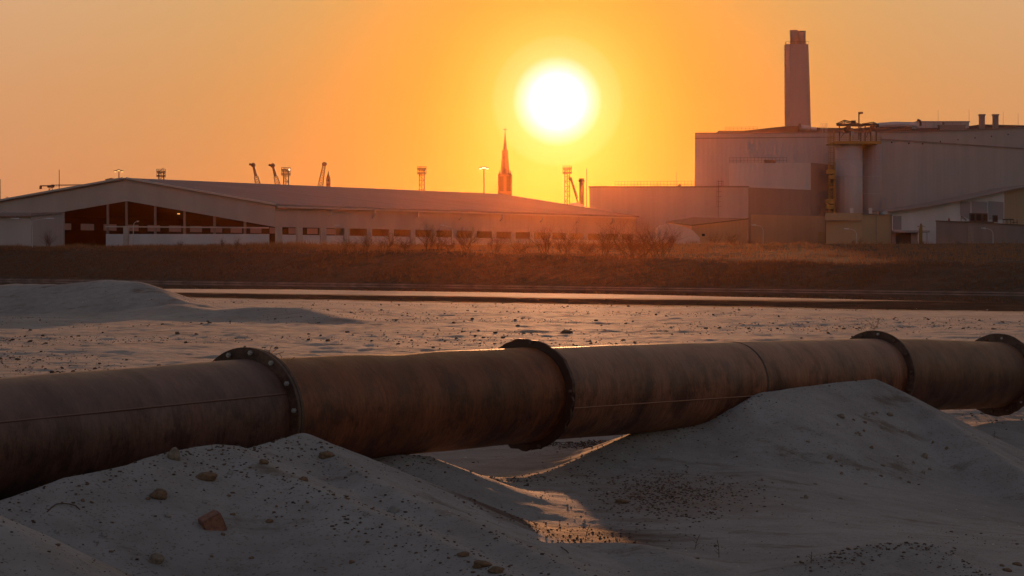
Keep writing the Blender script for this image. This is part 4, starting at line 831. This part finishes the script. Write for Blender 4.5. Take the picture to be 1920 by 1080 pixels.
# beige block
bb = building('beige_block', 'plain beige flat roofed block standing in front of the silos', 'building', 1610, 500)
mb = MB(); mb.prism([FP(1549, 500), FP(1616, 499), FP(1616.5, 515), FP(1551, 515)], GZ - .5, zz(403, 500)); mb.build('left_bay', mat('beige_panels', (.38, .28, .175), .75, noise=(1, .08, (.2, .2, .1))), bb)
mb = MB(); mb.prism([FP(1616.2, 499.0), FP(1671, 503), FP(1672, 518), FP(1617, 518)], GZ - .5, [zz(401.5, 499), zz(403.5, 503), zz(403.5, 503), zz(401, 500)]); mb.build('right_bay', bb.children[0].data.materials[0], bb)
mb = MB(); mb.box((*FP(1582, 499.2), zz(406, 500)), (FP(1616, 500)[0] - FP(1547, 500)[0], .7, 1.4)); mb.build('header_panel', bb.children[0].data.materials[0], bb)
mb = MB(); mb.bar((*FP(1616, 498.8), zz(401, 499)), (*FP(1673, 502.8), zz(403, 503)), .2, .22); mb.bar((*FP(1671.5, 502.6), GZ), (*FP(1671.5, 502.6), zz(403, 503)), .18); mb.bar((*FP(1548, 498.8), zz(413.5, 500)), (*FP(1616, 498.6), zz(413.5, 500)), .12, .14); mb.bar((*FP(1643, 500.7), GZ), (*FP(1643, 500.7), zz(402, 500)), .08); mb.build('trim', DARKC, bb)
for px in (1597, 1632): o = building('roof_vent', 'small white vent box on the beige block roof, ' + ('left one' if px < 1600 else 'right one'), 'vent', px, 503); mb = MB(); mb.box((*FP(px, 503), zz(396, 503)), (.6, .6, 1.3)); mb.box((*FP(px, 503), zz(392.7, 503)), (.75, .75, .15)); mb.build('cowl', PALE, o)
# white curved hall
wc = building('curved_hall', 'low white hall with an upward curving roofline at the right edge', 'building', 1780, 545)
def yw(px): return float(np.interp(px, [1655, 1883, 1990], [525, 566, 585]))
tops = [(1655, 397), (1700, 391.5), (1750, 383.5), (1800, 374), (1850, 363), (1883, 355.5)]
mb = MB(); pts = [Vector((*FP(px, yw(px)), zz(py, yw(px)))) for px, py in tops]
mb.slab([Vector((*FP(1655, yw(1655)), GZ - .5))] + pts + [Vector((*FP(1883, yw(1883)), GZ - .5))], (0, 1, 0), 6); mb.build('wall', PALE, wc)
tp2 = [(1883.2, 355.5), (1920, 349.5), (1990, 346)]; mb = MB(); pts2 = [Vector((*FP(px, yw(px)), zz(py, yw(px)))) for px, py in tp2]
mb.slab([Vector((*FP(1883.2, yw(1883.2)), GZ - .5))] + pts2 + [Vector((*FP(1990, yw(1990)), GZ - .5))], (0, 1, 0), 6); mb.build('right_wall', BEIGE, wc, label='beige right part of the wall')
mb = MB(); al = pts + pts2
for a, b_ in zip(al[:-1], al[1:]): mb.bar(a + Vector((0, 2.6, .1)), b_ + Vector((0, 2.6, .1)), 6.2, .3)
mb.build('roof_edge', DARKC, wc)
for a, b_ in ((1800, 1819), (1822, 1850.5), (1853.5, 1881.5)):
    mb = MB(); ya, yb = yw(a) - .15, yw(b_) - .15
    p0 = Vector((*FP(a, ya), zz(377, ya))); p1 = Vector((*FP(b_, yb), zz(379, yb))); p2 = Vector((*FP(b_, yb), zz(412, yb))); p3 = Vector((*FP(a, ya), zz(404 if a < 1810 else 412, ya)))
    mb.slab([p0, p3, p2, p1], (0, -1, 0), .08); mb.build('louvre_panel', mat('grey_louvre', (.27, .25, .29), .5), wc)
mb = MB(); mb.box((*FP(1681.5, 528.5), zz(418, 529)), (2.0, .3, 3.0), (1, .15, 0)); mb.build('shutter', mat('grey_shutter', (.26, .24, .26), .6), wc)
ca = building('entrance_canopy', 'flat entrance canopy with a dark doorway right of the beige block', 'canopy', 1706, 508)
mb = MB(); xa, xb = FP(1673, 506)[0], FP(1742, 506)[0]; mb.prism([(xa, 505), (xb, 505), (xb, 512), (xa, 512)], zz(436, 506), zz(432, 506)); mb.build('roof_slab', GREYC, ca)
mb = MB(); mb.prism([(xa, 507), (FP(1721, 507)[0], 507), (FP(1721, 507)[0], 512), (xa, 512)], GZ - .3, zz(436.2, 506)); mb.build('wall', GREYC, ca)
mb = MB(); mb.box((*FP(1694, 506.9), (GZ + zz(437, 507)) / 2), (FP(1708, 507)[0] - FP(1680, 507)[0], .12, zz(437, 507) - GZ)); mb.build('doorway', mat('dark_door', (.09, .065, .06), .7), ca)
mb = MB(); mb.bar((*FP(1738, 505.3), GZ), (*FP(1738, 505.3), zz(436, 506)), .14); mb.build('post', GALV, ca)
ym = building('yellow_mast', 'short yellow mast with a lamp bracket in front of the canopy', 'mast', 1727, 500); x, y = FP(1727, 500)
mb = MB(); mb.box((x, y, (GZ + zz(422, 500)) / 2), (.5, .5, zz(422, 500) - GZ)); mb.box((x - .3, y, (GZ + zz(428, 500)) / 2), (.25, .3, zz(428, 500) - GZ)); mb.build('column', YELL, ym); mb = MB(); mb.tube((x, y, zz(422, 500)), (x, y, zz(419, 500)), .2, .12, 8); mb.bar((x - .3, y, zz(426, 500)), (x - .75, y, zz(424, 500)), .1); mb.bar((x + .2, y, zz(423, 500)), (x + .9, y, zz(426, 500)), .07); mb.build('beacon', mat('red_lamp_glass', (.25, .05, .03), .4), ym)
gs = building('louvred_shed', 'dark grey flat roofed shed with two louvred walls at the right edge', 'shed', 1850, 500)
def yg(px): return float(np.interp(px, [1755, 1813, 1990], [480, 492, 556]))
mb = MB(); mb.prism([FP(1755, 480), FP(1813, 492), FP(1990, 556), FP(1990, 566), FP(1758, 505)], GZ - .5, 10.85); mb.build('wall', mat('shed_grey', (.20, .165, .175), .6, noise=(1, .1, (.3, .3, .1))), gs)
mb = MB(); mb.prism([FP(1754, 479.5), FP(1813, 491.4), FP(1990, 555.4), FP(1990, 566.5), FP(1757, 505.5)], 10.85, 11.05); mb.build('roof', DROOF, gs)
for a, b_ in ((1814, 1867.5), (1871, 1985)):
    mb = MB()
    for k_ in range(18):
        z = GZ + .6 + k_ * .27; mb.bar((*FP(a, yg(a) - .12), z), (*FP(b_, yg(b_) - .12), z), .14, .12)
    mb.build('louvre_wall', mat('louvre_slats', (.27, .235, .26), .45), gs)
mb = MB(); mb.bar((*FP(1869.3, yg(1869.3) - .2), GZ), (*FP(1869.3, yg(1869.3) - .2), 10.8), .3); mb.build('post', GALV, gs)
# machinery on the louvred shed
def fanunit(px0, px1, py0, Y, label):
    o = building('condenser_unit', label, 'cooling unit', (px0 + px1) / 2, Y); o['group'] = 'dark cooling units on the louvred shed roof'; x0, x1 = FP(px0, Y)[0], FP(px1, Y)[0]; z0, z1 = 11.05, zz(py0, Y)
    mb = MB(); mb.box(((x0 + x1) / 2, Y + .6, (z0 + z1) / 2 + .1), (x1 - x0, 1.2, z1 - z0 - .2)); mb.build('housing', STEEL, o)
    mb = MB(); mb.box(((x0 + x1) / 2, Y - .03, (z0 + z1) / 2 + .15), ((x1 - x0) * .7, .08, (z1 - z0) * .6)); mb.build('grille', DARKI, o)
    mb = MB()
    for xx in (x0 + .1, x1 - .1): mb.box((xx, Y + .6, z0 + .05), (.1, 1.2, .14))
    mb.build('feet', GALV, o)
for a, b_, t, l_ in ((1819.5, 1828, 399.5, 'leftmost and slimmest dark cooling unit on the louvred shed roof'), (1829, 1841, 399.5, 'widest dark cooling unit, second from the left on the louvred shed roof'), (1843, 1852, 400, 'third dark cooling unit from the left on the louvred shed roof'), (1863, 1871, 403.5, 'lowest dark cooling unit, farthest right on the louvred shed roof')):
    fanunit(a, b_, t, 512, l_)
o = building('pipe_rack', 'low dark pipe rack on the louvred shed roof at the right', 'pipe rack', 1890, 522); mb = MB()
for px in (1881, 1888, 1895, 1901, 1907): mb.bar((*FP(px, 522), 11.05), (*FP(px, 522), zz(411.5, 522)), .12)
mb.bar((*FP(1880, 522), zz(411.5, 522)), (*FP(1900, 522), zz(411.5, 522)), .3, .25); mb.bar((*FP(1897, 522), zz(417, 522)), (*FP(1908, 522), zz(417, 522)), .12); mb.build('frame', STEEL, o)
o = building('roof_stair', 'small sloping dark stair rail on the louvred shed roof left of the cooling units', 'stair', 1808, 505); mb = MB(); mb.bar(P(1802, 405.5, 505), P(1812, 412, 505), .16); mb.bar(P(1802, 408.5, 505), P(1812, 414, 505), .1); mb.bar(P(1802, 405, 505), P(1802, 414.5, 505), .1); mb.bar((*FP(1800, 505), 11.2), (*FP(1862, 508), 11.2), .5, .3); mb.build('rail', STEEL, o)
o = building('beacon_lamp', 'small red beacon on the left end of the louvred shed roof', 'beacon', 1779, 490); x, y = FP(1779.5, 490); mb = MB(); mb.tube((x, y, 11.05), (x, y, 11.45), .22, .22, 10); mb.tube((x, y, 11.45), (x, y, 11.8), .14, .08, 10); mb.build('lamp_body', mat('red_paint', (.35, .06, .03), .5), o)
# low beige building and white shed at the left foot of the annex
o = building('low_beige_building', 'low beige building with a dark sloping roof in front of the low annex', 'building', 1330, 490)
q = [FP(1250, 490), FP(1297, 470), FP(1402, 500), FP(1300, 516)]; zt = [zz(417.5, 490), zz(424, 470), zz(411.5, 500), zz(409.5, 516)]
mb = MB(); mb.prism(q, GZ - .5, zt); mb.build('wall', BEIGE, o)
mb = MB(); mb.prism([FP(1249, 490.5), FP(1297, 469.3), FP(1403.3, 499.6), FP(1300, 516.5)], [z + .01 for z in zt], [z + .25 for z in zt]); mb.build('roof', DROOF, o)
mb = MB(); mb.box((*FP(1316, 475.2), zz(440.5, 475)), (1.2, .1, .45), (1, .28, 0)); mb.build('window', DARKI, o)
o = building('white_shed', 'small white shed with a rounded roof at the left end of the beige building', 'shed', 1270, 462)
pts = [(1232, 466), (1233, 428), (1240, 422), (1252, 419.5), (1268, 421), (1284, 425), (1299, 432), (1312, 445), (1313, 466)]
mb = MB(); mb.slab([P(px, py, 462) for px, py in pts], (0, 1, 0), 7); mb.build('wall', WHITE, o)
o = building('white_trough', 'low white container lying in the grass before the brown wall', 'container', 1470, 480); mb = MB(); mb.prism([FP(1452, 480), FP(1488, 482), FP(1487, 485), FP(1453, 484)], zz(466, 480), zz(459, 480)); mb.build('body', PALE, o)
mb = MB(); mb.bar((*FP(1451, 479.8), zz(458.8, 480)), (*FP(1489, 481.8), zz(459.2, 480)), .3, .14); mb.build('rim', GALV, o)

# ------------------------------------------------------------------ masts, lamps, cranes, towers
def flood_mast(px, top, Y, label, lit=False):
    x, y = FP(px, Y); o = empty('floodlight_mast', (x, y, GZ), label, 'floodlight mast', 'lattice floodlight masts behind the warehouse'); u = Y / F; z1 = zz(top, Y); hw = 4.6 * u; pw = 8.3 * u
    mb = MB(); legs = [(x + sx * hw, y + sy * hw) for sx in (-1, 1) for sy in (-1, 1)] + [(x, y - hw)]
    for lx, ly in legs: mb.bar((lx, ly, GZ - 1), (lx, ly, z1 - 1), .2)
    z = GZ + 4; k_ = 0
    while z < z1 - 1.5:
        mb.bar((x - hw, y - hw, z), (x + hw, y - hw, z), .16); sgn = 1 if k_ % 2 else -1; mb.bar((x - hw * sgn, y - hw, z), (x + hw * sgn, y - hw, z + 1.5), .13); z += 1.5; k_ += 1
    mb.build('lattice_shaft', STEEL, o)
    for zl in (z1 - 1.0 * u * 9, z1 - 1.0 * u * 17):
        mb = MB(); mb.box((x, y, zl), (pw * 2.05, pw * .8, .2)); railing(mb, [(x - pw, y - pw * .4, zl), (x + pw, y - pw * .4, zl)], 6.2 * u, 4, .15, 1); mb.build('platform', STEEL, o)
        for i in range(4):
            mb = MB(); xx = x - pw * .78 + i * pw * .52; mb.box((xx, y - pw * .5, zl + 2.2 * u), (.42, .3, .42)); mb.build('floodlight', LAMPW if (lit and i == 3 and zl > z1 - 12 * u) else STEEL, o)
    return o
flood_mast(302.5, 314.5, 840, 'lattice floodlight mast just behind the warehouse ridge, shortest of the four')
flood_mast(536.5, 311.5, 800, 'lattice floodlight mast with one lit lamp, beside the leaning crane booms', True)
flood_mast(791, 309.5, 790, 'slender lattice floodlight mast alone behind the middle of the warehouse roof')
flood_mast(1063.5, 308.5, 760, 'lattice floodlight mast below the sun beside the brick chimney')
def lamp_post(px, top, Y, label, heads, m, spread=6.5):
    x, y = FP(px, Y); u = Y / F; o = empty('lamp_post', (x, y, GZ), label, 'lamp post'); z1 = zz(top, Y)
    mb = MB(); mb.tube((x, y, GZ - 1), (x, y, z1), .22, .13, 8); mb.build('pole', STEEL, o)
    for i in range(heads):
        k_ = (i - (heads - 1) / 2) / max((heads - 1) / 2, 1); xx = x + k_ * spread * u
        mb = MB(); mb.bar((x, y, z1), (xx, y - .3, z1 + (.2 - abs(k_) * .35)), .12); mb.box((xx, y - .3, z1 + .05 - abs(k_) * .3), (.8, .5, .22)); mb.build('lamp_arm', STEEL, o)
        mb = MB(); mb.box((xx, y - .3, z1 - .17 - abs(k_) * .3), (.5, .4, .2)); mb.build('bulb', m, o)
    return o
lamp_post(223, 319, 700, 'lamp post with warm lit lamps behind the warehouse ridge', 3, LAMPO)
lamp_post(907.5, 313, 620, 'slim lamp post with bright white lamps left of the church spire', 4, LAMPW)
lamp_post(209, 335, 760, 'low cluster of dark unlit lamp heads beside the ridge peak', 5, STEEL, 9)
rod(111, 318, 640, GZ, 'thin dark mast between the tower crane and the warehouse ridge', .16, 'thin_mast', 'mast')
rod(0.6, 336, 600, GZ, 'thin mast cut by the left picture edge', .14, 'thin_mast', 'mast')
rod(1100, 316, 700, GZ, 'tall thin pale mast right of the brick chimney', .17, 'thin_mast', 'mast')
# tower crane
Yc = 1100; tcr = empty('tower_crane', (*FP(95, Yc), GZ), 'distant tower crane with a long pale jib left of the warehouse peak', 'crane')
mb = MB(); x, y = FP(95, Yc); 
for sx in (-.7, .7): mb.bar((x + sx, y, GZ - 1), (x + sx, y, zz(351, Yc)), .3)
for k_ in range(22): mb.bar((x - .7, y, GZ + k_ * 1.5), (x + .7, y, GZ + 1.5 + k_ * 1.5), .2)
mb.build('mast', STEEL, tcr)
mb = MB(); mb.bar(P(95, 349, Yc), P(162, 346.5, Yc), .25); mb.bar(P(95, 346.5, Yc), P(160, 345.8, Yc), .2)
for k_ in range(20): mb.bar(P(95 + k_ * 3.3, 349 - k_ * .13, Yc), P(96.6 + k_ * 3.3, 346.5, Yc), .15)
mb.build('jib', mat('crane_jib', (.3, .2, .15), .6), tcr)
mb = MB(); mb.bar(P(75, 348.5, Yc), P(95, 348.5, Yc), .5, .5); mb.build('counter_jib', STEEL, tcr)
mb = MB(); mb.box(P(76.5, 351.5, Yc), (1.1, 1.0, 1.5)); mb.build('counterweight', STEEL, tcr)
mb = MB(); mb.box(P(95.5, 349.5, Yc), (3.0, 1.5, 1.1)); mb.box(P(99.5, 348.5, Yc), (1.2, 1.2, 1.0)); mb.build('cab', STEEL, tcr)
# slewing harbour cranes: portal, house, raised boom
def harbour_crane(px, py, px2, py2, Y, label, lat):
    top = P(px, py, Y); bot = P(px2, py2, Y); dv = (bot - top); foot = bot + dv * .9; o = empty('harbour_crane', (foot.x, foot.y, GZ), label, 'crane', 'harbour cranes with raised booms behind the warehouse')
    mb = MB(); nv = Vector((dv.z, 0, -dv.x)).normalized(); n_ = 16
    for i in range(n_):
        a = top + (foot - top) * i / n_; b_ = top + (foot - top) * (i + 1) / n_; wa = .45 + 1.0 * i / n_ * .8; wb = .45 + 1.0 * (i + 1) / n_ * .8
        if i < 5 and not lat: mb.bar(a, b_, wa * 1.7)
        else: mb.bar(a - nv * wa, b_ - nv * wb, .26); mb.bar(a + nv * wa, b_ + nv * wb, .26); mb.bar(a - nv * wa, b_ + nv * wb, .18); mb.bar(a + nv * wa, b_ - nv * wb, .18)
    mb.build('boom', STEEL, o)
    mb = MB(); mb.tube(top - Vector((0, .6, 0)), top + Vector((0, .6, 0)), .85, n=12); mb.bar(top, top + Vector((-1.5 if px < 600 else .9, 0, .3)), .8); mb.build('boom_head', STEEL, o)
    mb = MB(); mb.box((foot.x, foot.y + 2, max(foot.z - 2, GZ + 6)), (6, 5, 4)); mb.build('machine_house', STEEL, o)
    mb = MB()
    for sx in (-3, 3):
        for sy in (-3, 3): mb.bar((foot.x + sx, foot.y + 2 + sy, GZ - 1), (foot.x + sx * .5, foot.y + 2 + sy * .5, max(foot.z - 3.5, GZ + 5)), .6)
    mb.build('portal', STEEL, o)
harbour_crane(475, 309.5, 483.5, 345, 900, 'leftmost raised harbour crane boom, with a thick dark tip', False)
harbour_crane(511.5, 310.5, 520.5, 345, 910, 'second raised harbour crane boom, just left of the lit floodlight mast', False)
harbour_crane(608, 308, 601, 347, 900, 'raised lattice crane boom leaning right, beside the small distant spire', True)
o = empty('loading_boom', (*FP(1083, 745), GZ), 'dark inclined loading boom between the floodlight mast and the brick chimney', 'crane'); mb = MB(); mb.bar(P(1070, 336, 745), P(1083, 378, 745), .5, .6); mb.bar(P(1072, 336, 745), P(1084, 372, 745), .25); mb.bar(P(1083, 376, 745), (*FP(1083, 745), GZ), .6); mb.build('boom', STEEL, o); mb = MB(); mb.tube(P(1069.5, 335.5, 744), P(1069.5, 335.5, 746), .6, n=10); mb.build('boom_head', STEEL, o)
# brick chimney
o = empty('brick_chimney', (*FP(1090.5, 740), GZ), 'short thick brick chimney right of the boom below the sun', 'chimney'); x, y = FP(1090.5, 740); u = 740 / F
mb = MB(); mb.tube((x, y, GZ - 1), (x, y, zz(340, 740)), 4.9 * u, 4.7 * u, 20); mb.build('shaft', BRICK, o, True); mb = MB(); mb.tube((x, y, zz(341, 740)), (x, y, zz(337.5, 740)), 6.0 * u, 6.0 * u, 20); mb.tube((x, y, zz(337.5, 740)), (x, y, zz(334.5, 740)), 4.9 * u, 4.9 * u, 20); mb.build('cap', BRICK, o)
o = empty('white_tank', (*FP(1078, 720), GZ), 'pale domed tank roof peeking over the far end of the warehouse', 'tank'); x, y = FP(1078, 720)
mb = MB(); mb.tube((x, y, GZ - 1), (x, y, zz(385, 720)), 2.9, n=24); mb.build('shell', PALE, o); mb = MB(); mb.tube((x, y, zz(385, 720)), (x, y, zz(380.5, 720)), 3.0, .8, 24); mb.build('domed_roof', PALE, o, True)
# church
Yk = 690; uk = Yk / F; xk, yk = FP(947, Yk); o = empty('church_tower', (xk, yk, GZ), 'dark church tower with a tall needle spire and corner pinnacles', 'church')
def octo(mb, z0, r0, z1, r1, n=8): mb.tube((xk, yk, z0), (xk, yk, z1), r0, r1, n)
mb = MB(); hw = 13.2 * uk; mb.prism([(xk - hw, yk - hw), (xk + hw, yk - hw), (xk + hw, yk + hw), (xk - hw, yk + hw)], GZ - 2, zz(327, Yk)); mb.build('tower', BRICK, o)
mb = MB(); octo(mb, zz(327, Yk), 8.2 * uk, zz(300, Yk), 6.6 * uk); octo(mb, zz(300, Yk), 6.4 * uk, zz(281.5, Yk), 5.6 * uk); mb.build('octagon_stage', BRICK, o)
mb = MB(); octo(mb, zz(281.5, Yk), 4.1 * uk, zz(262, Yk), 1.7 * uk); octo(mb, zz(262, Yk), 1.7 * uk, zz(246, Yk), .35 * uk); mb.bar((xk, yk, zz(246, Yk)), (xk, yk, zz(240, Yk)), .18); mb.bar((xk - .5, yk, zz(243, Yk)), (xk + .5, yk, zz(243, Yk)), .15); mb.build('spire', BRICK, o)
for sx in (-1, 1):
    for sy in (-1, 1):
        mb = MB(); px_, py_ = xk + sx * (hw - .5), yk + sy * (hw - .5); mb.tube((px_, py_, zz(329, Yk)), (px_, py_, zz(325, Yk)), 1.9 * uk, 1.7 * uk, 8); mb.tube((px_, py_, zz(325, Yk)), (px_, py_, zz(319.5, Yk)), 1.5 * uk, .15 * uk, 8); mb.build('pinnacle', BRICK, o)
for sx in (-.5, .5): mb = MB(); mb.box((xk + sx * hw, yk - hw - .02, zz(345, Yk)), (1.2, .1, 4.2)); mb.build('belfry_window', DARKI, o)
Yk = 1180; uk = Yk / F; xk, yk = FP(615.5, Yk); o = empty('small_spire', (xk, yk, GZ), 'small distant turret with a bulbous cap beside the lattice crane boom', 'tower')
mb = MB(); octo(mb, GZ - 1, 4.2 * uk, zz(335, Yk), 4.0 * uk); mb.build('tower', BRICK, o); mb = MB(); octo(mb, zz(335, Yk), 4.0 * uk, zz(329, Yk), 2.1 * uk); octo(mb, zz(329, Yk), 1.9 * uk, zz(323, Yk), 1.0 * uk); octo(mb, zz(323, Yk), .7 * uk, zz(319, Yk), .15 * uk); mb.build('cap', BRICK, o)
for sx in (-1, 1): mb = MB(); mb.box((xk + sx * .35, yk - 4.0 * uk, zz(342, Yk)), (.3, .3, 1.1)); mb.build('belfry_window', PALE, o)
# bare tree far left
r_ = random.Random(2); o = empty('bare_tree', (*FP(12, 560), GZ), 'round bare tree crown behind the warehouse roof at the left edge', 'tree'); x, y = FP(12, 560)
tr, cr_ = MB(), MB(); tr.tube((x, y, GZ - .5), (x, y, zz(384, 560)), .3, .2, 8)
def tgrow(p, v, ln, r, lvl):
    q_ = p + v * ln; cr_.tube(p, q_, r, r * .7, 4, False)
    if lvl < 5:
        for _ in range(3): nv = (v + Vector([r_.uniform(-.7, .7) for _ in range(3)])).normalized(); tgrow(q_, nv, ln * .72, r * .62, lvl + 1)
tgrow(Vector((x, y, zz(386, 560))), Vector((0, 0, 1)), .75, .09, 0); tr.build('trunk', TW, o); cr_.build('crown', TW, o)
# street lamps in front of the buildings
def street_lamp(px, top, Y, label, dirs, base_py=462):
    x, y = FP(px, Y); o = empty('street_lamp', (x, y, GZ), label, 'street lamp', 'street lamps on the far side'); z1 = zz(top, Y); mb = MB(); mb.tube((x, y, GZ - 1.5), (x, y, z1 - .8), .10, .07, 8); 
    for d_ in dirs:
        pts = [Vector((x, y, z1 - .8)), Vector((x + d_ * .3, y, z1 - .25)), Vector((x + d_ * .9, y, z1)), Vector((x + d_ * 1.5, y, z1 + .05))]
        for a, b_ in zip(pts[:-1], pts[1:]): mb.tube(a, b_, .06, n=6)
    mb.build('pole', GALV, o)
    for d_ in dirs: mb = MB(); mb.tube((x + d_ * 1.4, y, z1 + .06), (x + d_ * 2.2, y, z1 + .12), .16, .08, 8); mb.build('lamp_head', PALE, o)
street_lamp(61, 411, 405, 'street lamp with two arms in front of the white lean-to shed', (-1.6, 1.6))
street_lamp(250, 416, 425, 'single armed street lamp before the wide warehouse gable opening', (.45,))
street_lamp(652, 424, 400, 'faint street lamp before the near half of the warehouse side', (-1,))
street_lamp(848, 423.5, 420, 'faint street lamp before the far half of the warehouse side', (-1,))
street_lamp(1431, 423, 460, 'street lamp before the brownish annex wall', (-1,))
street_lamp(1606, 430, 470, 'tall goose neck street lamp before the beige block', (-1.1,))
street_lamp(1862, 429, 455, 'street lamp before the louvred walls', (-1,))

# ------------------------------------------------------------------ haze
hm = bpy.data.materials.new('haze_air'); hm.use_nodes = True; n = hm.node_tree.nodes; n.clear()
ho = n.new('ShaderNodeOutputMaterial'); pv = n.new('ShaderNodeVolumePrincipled'); pv.inputs['Color'].default_value = (1, .40, .12, 1); pv.inputs['Density'].default_value = .000017; pv.inputs['Anisotropy'].default_value = .95
hm.node_tree.links.new(pv.outputs[0], ho.inputs['Volume'])
mb = MB(); mb.box((0, 700, 34), (3800, 3600, 78)); hz = mb.build('haze', hm); tag(hz, kind='stuff')
